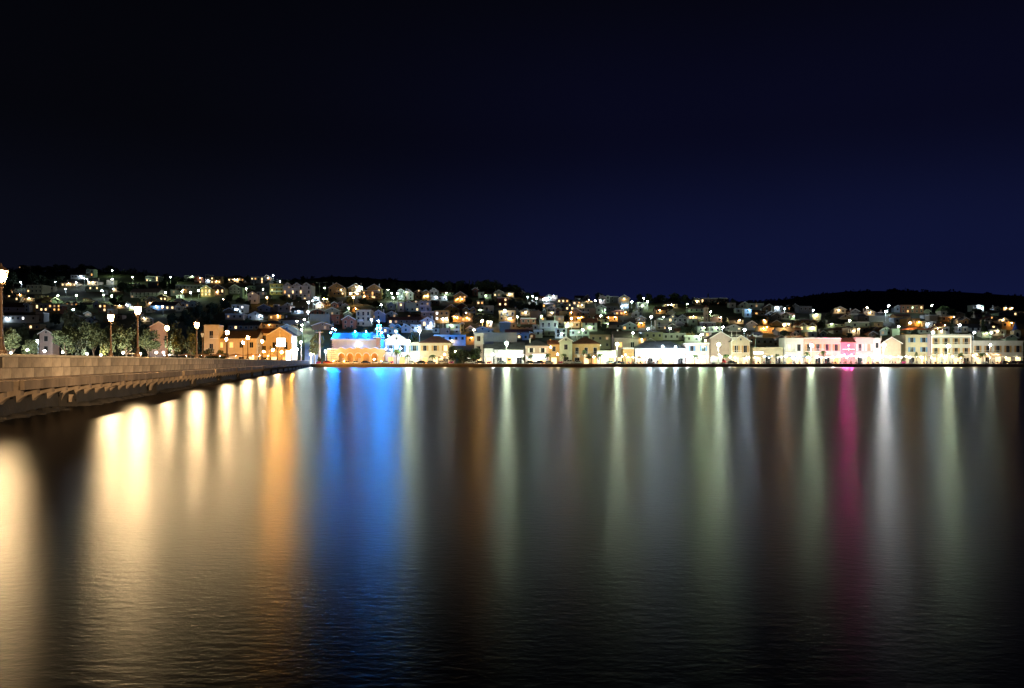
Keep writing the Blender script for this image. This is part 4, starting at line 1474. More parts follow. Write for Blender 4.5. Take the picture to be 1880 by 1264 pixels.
for row in LAMPS.split('\n'):
    q = row.split(); street_lamp(float(q[0]), float(q[1]), 'H' if q[2] == 'G' else q[2], float(q[3]))

# ================================================================ tall lamps on the quay
def quay_lamp(x, y, c, pw, label, Y=342.2, ptop=8.0, zg=1.25, rb=.58):
    P = at(x, y, Y); hgt = P.z - zg
    o = empty('quay_lamp', (P.x, Y, zg)); tag(o, label, 'street lamp', 'tall lamps along the quay')
    b = MB(); b.lathe([(.28,0),(.28,.3),(.14,.5),(.11,hgt*.6),(.085,hgt+ptop*Y/F)], 8); b.build('post', mat('white_post', (.62,.62,.60), .5, .08, 3), o)
    b = MB(); z = hgt + .75
    for sx in (-1, 1): b.tube((0,0,z-.2),(sx*.55,-.5,z),.05,.05,5)
    b.lathe([(.62,z-.22),(.5,z),(.12,z+.16)], 10, (0,-.5,0)); hd = b.build('lamp_head', POSTW, o)
    b = MB(); b.ball((0,-.5,hgt), rb, 0, 1); b.build('bulb', lampmat(c, pw, rb), hd)
QP = 17500
for x, y, c, m, lab in [(750,627,'G',1.1,'tall greenish quay lamp in front of the annex beside the cream taverna'),
  (930,631,'G',1.15,'tall greenish quay lamp in front of the bright white shop'),
  (1133,632.5,'G',1.0,'tall greenish quay lamp between the low white cafe and outdoor seating'),
  (1319,633,'G',1.1,'tall greenish quay lamp before the windowless gable wall'),
  (1489,635,'G',.9,'tall pale quay lamp before the left end of the long cream block'),
  (1622,634,'N',1.25,'tall white quay lamp between the pink houses and stone gable'),
  (1740,635.5,'G',1.1,'tall quay lamp before the white three-storey block')]:
    quay_lamp(x, y, c, QP*m, lab)
quay_lamp(70, 627, 'W', 2600, 'tall white lamp on a pale post between the left trees', Y=318, rb=.35, ptop=2)
quay_lamp(553, 629, 'W', 5200, 'bright white lamp where the street leaves the bridge end', Y=352, rb=.45, ptop=2)
quay_lamp(546, 642, 'N', 3000, 'low bright lamp beside the shop signs at the bridge end', Y=349, rb=.35, ptop=1)
quay_lamp(598, 646, 'N', 3200, 'bright white lamp at the left corner of the church', Y=353, rb=.4, ptop=1)
quay_lamp(571, 651, 'N', 5000, 'bright white lamp standing in the street mouth', Y=357, rb=.35, ptop=1)
quay_lamp(579, 640, 'G', 4500, 'greenish white lamp a little up the bright street', Y=368, rb=.35, ptop=1)
quay_lamp(1817, 634, 'N', 1800, 'white globe lamp in front of the long white hotel', Y=350, rb=.3, ptop=1)
quay_lamp(1240, 638.5, 'W', 7500, 'floodlight on a mast above the brightest cafe', Y=352, rb=.4, ptop=1)
quay_lamp(1216, 637, 'W', 5500, 'floodlight at the eaves of the brightest cafe', Y=354, rb=.4, ptop=1)

# globe lamps: low posts with one glowing ball
def globe_lamp(x, y, c, pw, Y=350.0, rb=.3, base='low post lamp with a glowing ball', zg=1.25):
    P = at(x, y, Y); hgt = P.z - zg
    o = empty('globe_lamp', (P.x, Y, zg)); tag(o, None, 'lamp', 'low lamps along the shore')
    b = MB(); b.lathe([(.14,0),(.14,.12),(.05,.2),(.045,max(.5,hgt-rb-.05)),(.11,max(.52,hgt-rb+.02))], 8); b.build('post', DARKM, o)
    b = MB(); b.ball((0,0,hgt), rb, 0, 1); b.build('globe', lampmat(c, pw, rb), o)
    reg(o, base, x, y)
for x, y, c, pw in [(740,650,'W',800),(816,651,'Y',1100),(1024,651,'Y',900),(1148,652,'O',900),(1320,652,'Y',600),(1729,653,'Y',700),(1749,655,'Y',700),(1787,653,'Y',800),
                    (719,643,'V',1600),(708,641,'V',1600),(736,640,'V',1600),(687,660,'D',600),(1011,638,'D',2000),(836,646,'Y',500),(905,651,'N',1500),(1195,651,'W',2200),(1262,655,'N',2200)]:
    globe_lamp(x, y, c, pw, base='low %s ball lamp on the quay %s' % (LC_WORD[c], zone(x).replace('above','before').replace('behind','before')))
for x, y, c, pw in [(50,643,'N',3000),(82,645,'W',1400),(115,647,'N',1200),(226,648,'N',1500),(287,648,'N',1500),(300,648,'N',1500),(160,650,'N',900),(185,652,'Y',900),(20,648,'N',900),(258,650,'Y',900)]:
    globe_lamp(x, y, c, pw*4, Y=306 if x != 50 else 300, rb=.32, base='low %s lamp among the left shore trees' % LC_WORD[c])
RL = random.Random(5); xq = 1090.0  # row of small lamps added to brighten the quay and lower facades
while xq < 1700:
    globe_lamp(xq, 655.5+RL.uniform(-1,1.5), RL.choice('NNNWY'), RL.uniform(220,650), Y=350.5+RL.uniform(-1,1.5), rb=.2, base='small added terrace lamp on the quay %s' % zone(xq).replace('above','before').replace('around','before'))
    xq += RL.uniform(9, 19)
# floodlights at the orange gabled building
for x, y, pw in [(484,646,22000),(501,643,30000),(517,647,30000),(535,645,24000)]:
    globe_lamp(x, y, 'A', pw*1.35, Y=300, rb=.34, base='amber floodlight at the foot of the orange gabled building')

# church lights: blue lamps on the roof, amber lamps in the porch, one white round light
def church_lamp(x, y, c, pw, Y, rb, label, stem=1.2):
    P = at(x, y, Y)
    o = empty('church_lamp', (P.x, Y, P.z-stem)); tag(o, None, 'lamp', 'lights on the church')
    b = MB(); b.tube((0,0,-.2),(0,0,stem-rb*.8),.06,.05,6); b.build('stem', TRIM, o)
    b = MB(); b.ball((0,0,stem), rb, 0, 1); b.build('bulb', lampmat(c, pw, rb), o)
    reg(o, label, x, y)
church_lamp(611, 604, 'V', 2600, YF+NV, .32, 'pale blue light on the left ridge end of the church', 1.6)
church_lamp(695, 590, 'V', 3200, YF+NV-.2, .36, 'pale blue light topping the church bell frame', 1.4)
church_lamp(698.5, 603, 'V', 1500, YF+NV-2.0, .28, 'lower pale blue light inside the church bell frame', .6)
for x, y, Yc, pw in ((607, 611, YF+NV, 22000), (616, 606, YF+NV+4, 18000), (652, 609, YF+NV+4, 14000), (672, 609, YF+NV+4, 20000), (692, 604, YF+NV-2.4, 22000), (701, 611, YF+NV-2.4, 22000), (713, 617, YF+NV, 20000), (728, 609, YF+5, 15000)):  # the two mid-roof lamps are added to fill the blue reflection
    church_lamp(x, y, 'B', pw*1.15, Yc, .26, 'deep blue lamp on the church roof', 1.0)
church_lamp(657, 633, 'W', 520, YF+NV-1.0, .42, 'round white light on the church nave', .8)
for x in arches:
    church_lamp(x, 647, 'A', 420, YF+2.6, .10, 'amber lamp hanging in the church porch arch', .4)
church_lamp(711, 654, 'N', 2200, YF+2.0, .3, 'white lamp in the wide right arch of the church', 2.2)
for x in (612, 632, 650, 668, 700):
    globe_lamp(x, 663.5, 'A', 420, Y=351.5, rb=.09, base='small amber uplight in front of the church arcade')
# magenta light on the pink building
def sign_lamp(x, y, c, pw, Y, label):
    P = at(x, y, Y); o = empty('wall_floodlight', P); tag(o, label, 'lamp')
    b = MB(); b.tube((0,YF-Y,.3),(0,0,.3),.05,.05,6); b.lathe([(.34,.18),(.2,.36)], 8); b.build('bracket', DARKM, o)
    b = MB(); b.ball((0,0,0), .26, 0, 1); b.build('bulb', lampmat(c, pw, .26), o)
for x in (1550, 1563):  # post lamps added to throw magenta on the water and facade
    globe_lamp(x, 652, 'M', 9500, Y=345.5, rb=.22, base='added magenta lamp on a low post before the pink building')
sign_lamp(1558, 634.5, 'M', 500, YF-2.2, 'small magenta floodlight over the diamond emblem on the pink building')

# lit shop signs at the bridge end
def lit_sign(x0, x1, y0, y1, Y, st, label, col=(1,.95,.85)):
    k = Y/F; P = at((x0+x1)/2, y1, Y); w = (x1-x0)*k; h = (y1-y0)*k
    o = empty('lit_sign', P); tag(o, label, 'sign')
    b = MB(); b.box(-w/2, w/2, -.12, .12, 0, h); 
    for sx in (-1,1): b.box(sx*(w/2-.3)-.05, sx*(w/2-.3)+.05, .121, .22, -(P.z-1.25), h)
    b.build('sign_box', DARKM, o)
    b = MB(); b.add([(-w/2+.06,-.125,.06),(w/2-.06,-.125,.06),(w/2-.06,-.125,h-.06),(-w/2+.06,-.125,h-.06)], [(0,1,2,3)])
    b.build('light_panel', emit('sign_glow_%d' % int(st*10), col, st), o)
lit_sign(508, 524, 621, 637, 343, 9, 'large blank glowing white sign on the orange gabled building')
lit_sign(534, 543, 632, 645, 347, 7, 'tall glowing white sign beside the bridge-end street')
lit_sign(525, 534, 644, 662, 344, 6, 'glowing white shopfront panel under the large sign')
lit_sign(977, 1004, 650.5, 656.5, 355.5, 5, 'long glowing white shop sign under the shuttered pink house', (.9,.96,1))
lit_sign(915, 960, 644, 648, 356, 3.2, 'long glowing white fascia on the bright white shop', (.95,.98,1))
lit_sign(1166, 1193, 648, 654, 354, 5, 'glowing white fascia left of the brightest cafe', (.9,.96,1))
lit_sign(1383, 1401, 646, 650.5, 352, 6, 'long glowing white fascia on the low cream building', (1,.95,.85))

# unseen floodlights added on the near shore to light the side of the bridge
for i, (X, Yl, tY, ang, pw) in enumerate([(26,-8,36,26,150000),(34,-9,58,20,190000),(42,-10,92,16,260000)]):
    tgt = bpt(s_at_Y(tY), .2, 2.2)[0]
    o = empty('added_floodlight', (X, Yl, 1.6)); tag(o, 'added amber floodlight mast on the near shore behind the viewpoint, number %d' % (i+1), 'street lamp', 'added floodlights on the near shore')
    b = MB(); b.lathe([(.2,0),(.2,.6),(.1,.7),(.07,8.6)], 8); b.build('post', POSTW, o)
    b = MB(); b.box(-.35,.35,.0,.25,8.55,9.0); hd = b.build('lamp_head', POSTW, o)
    d = bpy.data.lights.new('added_beam', 'SPOT'); d.color = (1.0, .76, .46); d.energy = pw; d.spot_size = math.radians(ang); d.spot_blend = .6; d.shadow_soft_size = .2
    lo = bpy.data.objects.new('added_beam', d); COL.objects.link(lo); lo.parent = o; lo.location = (0,.45,8.75)
    dv = tgt - Vector((X, Yl+.45, 10.35)); lo.rotation_euler = dv.to_track_quat('-Z', 'Y').to_euler()
# ================================================================ trees
def leafmat(name, col):
    m = mat(name, col, .75, .45, .9, var2=.18)
    return m
LEAF = leafmat('leaf_olive', (.085,.105,.045)); LEAFD = leafmat('leaf_dark', (.035,.048,.026)); LEAFP = leafmat('leaf_palm', (.06,.10,.035)); LEAFF = leafmat('leaf_far', (.016,.020,.013))
BARK = mat('bark', (.13,.10,.07), .95, .3, 3)
def crown_mesh(seed, n, rx, rz, zc, leaf, m, lobes=14, shape='round', zmin=None):
    r = random.Random(seed); b = MB(); L_ = []
    for i in range(lobes):
        u = Vector((r.gauss(0,1), r.gauss(0,1), r.gauss(0,1))).normalized()*r.uniform(.25,.78)
        if shape == 'cone':
            t = r.random(); a = r.random()*6.28; rad = (1-t)*.75
            u = Vector((math.cos(a)*rad, math.sin(a)*rad, -1+2*t))
        L_.append((Vector((u.x*rx, u.y*rx, zc+u.z*rz)), r.uniform(.28,.48)*(1 if shape == 'round' else .7)))
    for i in range(n):
        c, s = r.choice(L_)
        d = Vector((r.gauss(0,1), r.gauss(0,1), r.gauss(0,1))).normalized()*(r.random()**.45)
        p = c + Vector((d.x*rx*s, d.y*rx*s, d.z*rz*s*.9))
        a = Vector((r.gauss(0,1), r.gauss(0,1), r.gauss(0,.7))).normalized(); q = a.cross(Vector((r.gauss(0,1), r.gauss(0,1), r.gauss(0,1)))).normalized()
        l = leaf*r.uniform(.6,1.3)
        b.add([p-a*l-q*l*.35, p+a*l*.1-q*l*.55, p+a*l, p-a*l*.1+q*l*.55], [(0,1,2,3)])
    return b.mesh('crown', m)
def trunk_mesh(seed, h, r0, spread, n=5):
    r = random.Random(seed); b = MB()
    z = 0; p = Vector((0,0,-.6)); rad = r0
    for i in range(3):
        q = Vector((r.uniform(-.25,.25), r.uniform(-.25,.25), h*(i+1)/3)); b.tube(p, q, rad, rad*.75, 7); p = q; rad *= .75
    for i in range(n):
        a = 6.28*i/n + r.random(); st = Vector((0,0,h*r.uniform(.55,.95)))
        e_ = st + Vector((math.cos(a)*spread*r.uniform(.6,1), math.sin(a)*spread*r.uniform(.6,1), h*r.uniform(.35,.7)))
        mid = st.lerp(e_, .5) + Vector((0,0,.15*h*r.random()))
        b.tube(st, mid, r0*.42, r0*.28, 5); b.tube(mid, e_, r0*.28, r0*.1, 5)
    return b.mesh('trunk', BARK)
PROTO = {}
def proto(kind):
    if kind not in PROTO:
        l = []
        for s_ in range(3):
            if kind == 'big':   l.append((trunk_mesh(s_, 4.2, .28, 2.6), crown_mesh(s_+10, 2600, 4.2, 3.6, 6.6, .34, LEAF, 16), 8.4, 10.2))
            if kind == 'bush':  l.append((trunk_mesh(s_, 1.2, .14, 1.0), crown_mesh(s_+20, 1300, 2.6, 1.9, 2.1, .26, LEAFD, 10), 5.2, 4.0))
            if kind == 'dark':  l.append((trunk_mesh(s_, 3.6, .26, 2.0), crown_mesh(s_+30, 1500, 3.8, 4.3, 4.7, .46, LEAFD, 17), 7.4, 8.8))
            if kind == 'far':   l.append((trunk_mesh(s_, 3.4, .26, 1.8, 3), crown_mesh(s_+40, 420, 3.6, 3.3, 5.6, .70, LEAFF, 10), 7.2, 8.9))
            if kind == 'cyp':   l.append((trunk_mesh(s_, 2.0, .2, .4, 3), crown_mesh(s_+50, 1500, 1.5, 5.6, 6.2, .30, LEAFD, 44, 'cone'), 3.0, 11.8))
            if kind == 'ball':  l.append((trunk_mesh(s_, 1.7, .07, .3, 3), crown_mesh(s_+60, 900, .95, .95, 2.4, .13, LEAF, 18), 1.9, 3.3))
        PROTO[kind] = l
    return PROTO[kind]
def tree(x, yt, yb, wpx, kind, base, Y=None, zg=None, label=None, cat='tree', name='tree', group=None):
    if Y is None: Y = on_land(x, yb)
    P = at(x, yb, Y); zg = (1.25 if Y < 373 else H(P.x, Y)) if zg is None else zg
    zg = min(zg, P.z) if Y >= 373 else zg
    tm, cm, w0, h0 = R.choice(proto(kind))
    k = Y/F; sx = wpx*k/w0; sz = (at(x, yt, Y).z - zg)/h0
    o = empty(name, (P.x, Y, zg), R.random()*6.28); o.scale = (sx, sx, sz)
    tag(o, label, cat, group)
    link('trunk', tm, o); link('crown', cm, o)
    if label is None: reg(o, base, x, yb)
    return o
g = 'trees on the left shore'
for x, yt, w, kd, Y, lab in [(22,600,52,'big',312,'broad leafy tree at the left edge behind the unlit lantern'),(58,622,34,'big',314,'small leafy tree lit from below left of the pale lamp post'),
  (120,596,58,'big',316,'dark broad tree right of the narrow pale gable house'),(150,622,28,'bush',308,'dark round bush in front of the left shore trees'),
  (172,588,52,'big',320,'tall grey-green tree left of the twin bridge lamps'),(125,566,36,'dark',352,'greenish tree standing behind the dark broad tree'),
  (232,600,56,'big',313,'leafy tree glowing between the two tallest bridge lamps'),(272,602,44,'big',317,'round tree left of the pale triangular gable'),
  (318,612,34,'big',311,'feathery tree behind the third bridge lamp base'),(350,610,38,'big',314,'tall thin tree in front of the ochre hall'),(380,640,36,'bush',318,'low hedge-like bush before the ochre hall'),
  (405,642,30,'bush',318,'low bush before the long cream hall'),(200,618,36,'big',310,'bushy tree left of the golden far-side bridge lamp'),
  (75,596,48,'dark',345,'dark tree rising behind the narrow pale gable house'),(40,590,44,'dark',348,'dark tree behind the broad tree at the left edge'),(205,584,54,'dark',346,'dark tree behind the bushy tree by the twin bridge lamps'),
  (255,586,52,'dark',347,'dark tree behind the glowing tree between the tallest bridge lamps'),(322,592,46,'dark',346,'dark tree right of the pale triangular gable'),(150,584,40,'dark',350,'dark tree behind the tall grey-green tree'),(352,598,36,'dark',348,'dark tree left of the ochre flat-roofed hall')]:
    tree(x, yt, 669, w, kd, '', Y=Y, label=lab, group=g)
# single trees on the quay
for x, yt, w, kd, lab in [(851,636,30,'dark','dark leafy tree left of the small white house, left one of a pair'),(872,634,26,'dark','dark leafy tree left of the small white house, right one of a pair'),
  (832,634,18,'dark','dark tree at the right corner of the cream taverna'),(577,622,26,'big','bushy tree lit golden left of the church'),(586,604,30,'big','tall bronze-lit tree behind the white utility pole'),
  (1080,650,13,'ball','round clipped tree before the orange hip-roofed house'),(935,657,8.5,'ball','clipped ball tree before the bright white shop, left one'),(961,656,7,'ball','clipped ball tree before the bright white shop, right one'),
  (1427,648,9,'ball','small clipped tree above the parasols before the low cream building'),(1682,646,8,'ball','small clipped tree before the blue-shuttered house'),(1766,648,14,'ball','green leafy bush before the white three-storey block'),
  (586,655,10,'bush','small golden bush at the foot of the white utility pole'),(757,607,20,'dark','round dark tree behind the first tall quay lamp')]:
    tree(x, yt, 668, w, kd, '', Y=351 if x not in (586,577,757) else (358 if x == 577 else 362 if yt < 650 else 348), label=lab, group='trees along the quay')
# dark trees on the hill
HT = '''415 548 572 22
392 552 585 26
365 556 592 28
340 566 600 26
318 575 606 26
385 575 603 24
410 585 606 22
455 552 572 16
455 584 604 20
350 580 606 26
440 545 560 18
420 540 556 18
525 541 556 24
548 543 556 16
596 536 551 16
611 545 557 16
640 545 560 20
668 546 562 22
690 552 566 26
700 556 574 20
708 528 553 18
715 534 552 14
1101 536 550 20
1158 564 577 12
1192 537 556 18
1212 539 556 20
1240 536 557 24
1258 541 559 16
1175 539 553 14
880 576 600 24
905 578 598 18
895 575 592 18
942 547 571 20
958 550 575 24
975 552 572 22
990 556 574 18
905 548 566 18
885 545 562 16
858 546 562 18
926 540 552 14
967 537 552 20
1270 596 616 22
1255 598 616 18
1098 590 607 14
1108 594 610 12
1385 576 592 18
1398 578 594 16
1510 588 606 16
1520 574 590 14
1440 604 620 14
1790 566 584 22
1780 572 586 16
1732 560 578 22
1748 566 582 20
1680 604 618 16
660 596 612 20
640 600 612 16
680 598 612 14
150 555 575 22
205 535 552 14
220 540 556 16
240 520 545 24
225 515 540 24
210 545 562 18
110 505 524 22
90 510 534 26
75 505 528 22
60 500 524 20
25 500 530 28
10 520 548 24
262 520 540 20
300 514 534 18
318 515 535 20
330 528 540 12
455 505 522 14
415 505 525 12
100 575 600 20
130 578 602 22
420 620 640 14
505 514 530 12
530 546 560 18
1040 576 590 10
1230 560 572 14
1330 590 604 14
1560 610 622 16
1715 572 588 14
1810 600 618 10'''
for row in HT.split('\n'):
    x, yt, yb, w = map(float, row.split())
    tree(x, yt, yb, w, 'dark', 'dark leafy tree, %s slope, %s' % (band(yb), zone(x)), group='dark trees on the hillside')
for x, yt, yb, w in [(1748,587,616,12),(1805,588,619,13),(826,518,540,6),(838,520,540,5),(862,516,538,5),(868,517,538,5),(790,519,538,6),(1300,540,556,6)]:
    tree(x, yt, yb, w, 'cyp', 'tall dark cypress, %s slope, %s' % (band(yb), zone(x)), group='cypresses on the hillside', name='cypress_tree')
# ridge trees against the sky
RT = '''45 486 498 20
70 486 498 18
88 488 500 20
102 484 500 14
120 485 498 16
150 484 498 18
165 486 499 14
200 486 500 14
770 512 532 12
783 512 534 14
800 514 534 16
822 513 536 16
845 512 536 18
880 512 538 20
895 512 538 18
910 514 538 20
935 520 540 18
948 522 542 16
720 516 530 16
740 517 532 18
755 517 532 14
700 515 528 16
555 513 528 16
530 513 526 16
575 514 530 18
1345 547 556 10
1375 550 560 12
1398 552 562 12
985 534 546 12
300 506 516 12
325 507 518 14'''
for row in RT.split('\n'):
    x, yt, yb, w = map(float, row.split())
    tree(x, yt+1, yb, w*1.35, 'dark', 'dark ridge tree against the night sky, %s' % zone(x), group='ridge trees')
# lone trees on the far ridge
for x, yt, w, lab in [(1643,528,14,'lone round tree on the far dark ridge, leftmost of three'),(1763,534,12,'lone leaning tree on the far dark ridge, middle of three'),(1812,536,20,'broad lone tree on the far dark ridge, rightmost of three')]:
    tree(x, yt, 545, w, 'far', '', Y=FY, zg=at(x, 545, FY).z, label=lab, group='lone trees on the far ridge')
# woods that read as one mass: far ridges and the dark upper slopes
def wood(name, spots, seed, n=34, leaf=1.6):
    r = random.Random(seed); b = MB()
    for (X, Y, Z, rad) in spots:
        for i in range(n):
            d = Vector((r.gauss(0,1), r.gauss(0,1), r.gauss(0,1))).normalized()*(r.random()**.4)
            p = Vector((X+d.x*rad, Y+d.y*rad, Z+rad*.7+d.z*rad*.9)); l = leaf*r.uniform(.6,1.3)
            a = Vector((r.gauss(0,1), r.gauss(0,1), r.gauss(0,1))).normalized(); q = a.cross(Vector((r.gauss(0,1), r.gauss(0,1), r.gauss(0,1)))).normalized()
            b.add([p-a*l-q*l*.4, p+a*l*.1-q*l*.6, p+a*l, p-a*l*.1+q*l*.6], [(0,1,2,3)])
    o = b.build(name, LEAFF); return o
sp = []
for i in range(420):
    X = R.uniform(pr[1][0]-60, pr[-1][0]); rd = R.uniform(5,9); sp.append((X, FY-R.uniform(-10,60), lerp(pr, X)-rd*1.05-R.uniform(0,3), rd))
tag(wood('far_wood', sp, 3, 30, 2.6), 'dark scrub covering the far ridge behind the right side of town', 'wood', kind='stuff')
sp = []
for i in range(240):
    X = R.uniform(pl[1][0], pl[-2][0]); rd = R.uniform(6,10); sp.append((X, FY2-R.uniform(-10,60), lerp(pl, X)-rd*1.1-R.uniform(0,3), rd))
tag(wood('far_wood', sp, 5, 26, 3.0), 'dark scrub on the distant ridge behind the left half of town', 'wood', kind='stuff')
sp = []
for x in range(-40, 1480, 4):          # undergrowth along the crest
    if 960 < x < 1170: continue
    y = lerp(RIDGE_PX, x) + R.uniform(-1, 5)
    Y = on_land(x, y+2); P = at(x, y+2, Y); sp.append((P.x, Y, H(P.x, Y)-1, R.uniform(2.2,4.0)))
tag(wood('ridge_undergrowth', sp, 9, 40, .9), 'dark undergrowth along the crest of the town hill', 'scrub', kind='stuff')
sp = []
while len(sp) < 520:
    x = R.uniform(-60, 1480); y = R.uniform(500, 600)
    Y = on_land(x, y); P = at(x, y, Y)
    if P.z - H(P.x, Y) > 2: continue
    if any(x0-3 < x < x1+3 and y0-2 < y < y1+6 for x0, x1, y0, y1, _ in FOOT): continue
    sp.append((P.x, Y, H(P.x, Y)-.6, R.uniform(1.2,2.8)))
#X, sp, 8, 26, .55), 'low dark scrub filling the gaps between hillside houses', 'scrub', kind='stuff')

# palms
def palm_meshes(seed):
    r = random.Random(seed); b = MB(); h = 5.0
    p = Vector((0,0,-.3))
    for i in range(5):
        q = Vector((.04*i*i*.5, .02*i, h*(i+1)/5)); b.tube(p, q, .24-.02*i, .225-.02*i, 8); p = q
    t = b.mesh('trunk', BARK)
    b = MB()
    for i in range(26):
        a = 6.28*i/26 + r.random()*.2; el = r.uniform(-.2,1.15); ln = r.uniform(1.9,2.6)
        d = Vector((math.cos(a), math.sin(a), 0)); pts = []
        for j in range(8):
            t_ = j/7; pts.append(p + d*ln*t_*math.cos(el*.7) + Vector((0,0, ln*(math.sin(el)*t_ - 1.0*t_*t_))))
        sd = Vector((-d.y, d.x, 0))
        for j in range(7):
            for s_ in (-1, 1):
                w = .42*(1-abs(j/7-.4))
                b.add([pts[j], pts[j+1], pts[j+1]+sd*s_*w*.6+Vector((0,0,-.28*w))+d*.18, pts[j]+sd*s_*w+Vector((0,0,-.35*w))+d*.2], [(0,1,2,3)])
    return t, b.mesh('crown', LEAFP)
PM = [palm_meshes(i) for i in range(2)]
for x, yt, w, lab in [(728,639,20,'green palm tree at the right end of the church arcade'),(748,650,12,'low palm beside the first tall quay lamp'),(835,646,17,'golden palm at the awning of the cream taverna'),
  (1005,647,13,'slim palm beside the orange house porch'),(1036,648,13,'slim palm before the green gable house'),(1072,640,10,'thin tall palm before the orange hip-roofed house'),
  (1102,648,16,'palm in front of the low white cafe'),(1333,649,15,'yellow-lit palm right of the fourth quay lamp'),(1483,644,13,'small palm before the long cream block, left one'),(1511,642,14,'small palm before the long cream block, right one'),
  (975,650,13,'thin palm before the shuttered pink house'),(1275,650,14,'palm before the pinkish building with white cornice'),(868,648,24,'low palm over the white pavilion between dark trees'),(1805,646,16,'palm in front of the long white hotel'),(795,650,14,'palm in front of the cream taverna door')]:
    Y = 350.5; P = at(x, 668, Y); t, c = R.choice(PM); k = Y/F
    o = empty('palm_tree', (P.x, Y, 1.25), R.random()*6); sx = w*k/4.6; sz = (at(x, yt, Y).z-1.25)/6.0
    o.scale = (sx, sx, sz); tag(o, lab, 'palm tree', 'palms along the quay')
    link('trunk', t, o); link('crown', c, o)
# araucaria with tiered branches beside the church
Y = 352; P = at(608, 667, Y); o = empty('norfolk_pine', (P.x, Y, 1.25)); tag(o, 'dark tiered pine tree at the left end of the church', 'pine tree')
hh_ = at(608, 624, Y).z-1.25
b = MB(); b.tube((0,0,-.2),(0,0,hh_),.17,.03,7); b.build('trunk', BARK, o)
r_ = random.Random(4)
for i in range(9):
    b = MB()
    z = hh_*(.25+.72*i/9); ln = 2.6*(1-i/9.6)
    for j in range(7):
        a = 6.28*j/7 + i*.4; d = Vector((math.cos(a), math.sin(a), -.06)); e_ = Vector((0,0,z))+d*ln
        b.tube((0,0,z), e_, .05, .02, 4)
        for q in range(8):
            p = Vector((0,0,z)).lerp(e_, .25+.75*q/8); s_ = Vector((-d.y, d.x, 0))*.22
            b.add([p-s_+Vector((0,0,-.1)), p+d*.2, p+s_+Vector((0,0,-.1)), p+Vector((0,0,.18))], [(0,1,2,3)])
    b.build('branch_tier', LEAFD, o)
# flowering shrubs
PINKF = mat('pink_blossom', (.70,.04,.25), .7, .3, 5)
def flower_shrub(x, lab, w=10, Y=345.5):
    r = random.Random(int(x)); P = at(x, 668, Y); o = empty('flowering_shrub', (P.x, Y, 1.25)); tag(o, lab, 'shrub', 'flowering shrubs on the quay')
    tm, cm, w0, h0 = proto('bush')[0]; s = w*Y/F/w0
    link('foliage', cm, o, None, None, (s, s*.6, s*.75))
    b = MB()
    for i in range(26):
        b.ball((r.uniform(-1,1)*w*Y/F*.45, -r.uniform(.2,.9)*s*1.6, r.uniform(.4,1.5)*s*1.6), .15, 0, 0)
    b.build('blossom', PINKF, o)
for x, lab in [(585,'pink-flowered shrub at the end of the bridge'),(718,'pink-flowered shrub below the palm beside the church'),(793,'pink-flowered shrub before the cream taverna door'),(828,'pink-flowered shrub under the golden palm'),(898,'pink-flowered shrub left of the bright white shop'),(1029,'bright magenta shrub left of the white van'),(1328,'pink-flowered shrub beside the white truck'),(1660,'pink-flowered shrub at the right end of the white parasols')]:
    flower_shrub(x, lab)
# ================================================================ cars
TYRE = mat('tyre_rubber', (.02,.02,.02), .8, 0); RIM = mat('wheel_rim', (.4,.4,.42), .35, 0, metal=.8)
CARGL = mat('car_glass', (.01,.012,.016), .08, 0, spec=.6)
HEADL = mat('headlight_lens', (.7,.7,.72), .15, 0); TAILL = mat('taillight_lens', (.35,.02,.02), .2, 0)
CPAINT = {n_: mat('car_paint_'+n_, c_, .3, 0, spec=.5) for n_, c_ in [('white',(.75,.75,.74)),('silver',(.45,.46,.47)),('dark blue',(.02,.03,.07)),('black',(.015,.015,.016)),('red',(.35,.02,.02)),('grey',(.15,.15,.16))]}
def loft(prof, hw, inset, mi=0):
    """prof: closed list of (x, z); body tapered inwards with height"""
    b = MB(); n = len(prof)
    for s in (-1, 1):
        for x, z in prof: b.v.append((x, s*(hw - inset(z)), z))
    for i in range(n):
        j = (i+1) % n; b.f.append((i, j, n+j, n+i)); b.m.append(mi)
    b.f.append(tuple(range(n))[::-1]); b.m.append(mi); b.f.append(tuple(range(n, 2*n))); b.m.append(mi)
    return b
bodyp = [(-2.05,.32),(-2.1,.62),(-2.02,.86),(-1.72,.93),(-1.25,1.40),(-.9,1.47),(.35,1.46),(.62,1.38),(1.15,.98),(1.85,.86),(2.05,.70),(2.08,.34)]
ins = lambda z: 0.0 if z < .9 else (z-.9)*.42
def car_mesh(col): return loft(bodyp, .86, ins).mesh('body', CPAINT[col])
CARB = {c: car_mesh(c) for c in CPAINT}
b = MB()
for s in (-1, 1):
    for poly in ([(-1.50,.98),(-1.14,1.36),(-.42,1.385),(-.42,.98)], [(-.32,.98),(-.32,1.385),(.34,1.375),(.56,1.32),(.98,.98)]):
        b.add([(x, s*(.865-ins(z)), z) for x, z in poly], [tuple(range(4 if len(poly)==4 else 5))[::s]])
b.add([(.66,-.60,1.36),(.66,.60,1.36),(1.14,.78,1.0),(1.14,-.78,1.0)], [(0,1,2,3)]); b.v[-4:] = [(x+.02, y, z+.015) for x, y, z in b.v[-4:]]
b.add([(-1.28,-.60,1.40),(-1.70,-.78,.96),(-1.70,.78,.96),(-1.28,.60,1.40)], [(0,1,2,3)]); b.v[-4:] = [(x-.02, y, z+.012) for x, y, z in b.v[-4:]]
CGL = b.mesh('window_glass', CARGL)
b = MB(); b.tube((0,-.10,0),(0,.10,0),.31,.31,14); WHT = b.mesh('tyre', TYRE)
b = MB(); b.tube((0,-.112,0),(0,.112,0),.19,.19,10); WHR = b.mesh('rim', RIM)
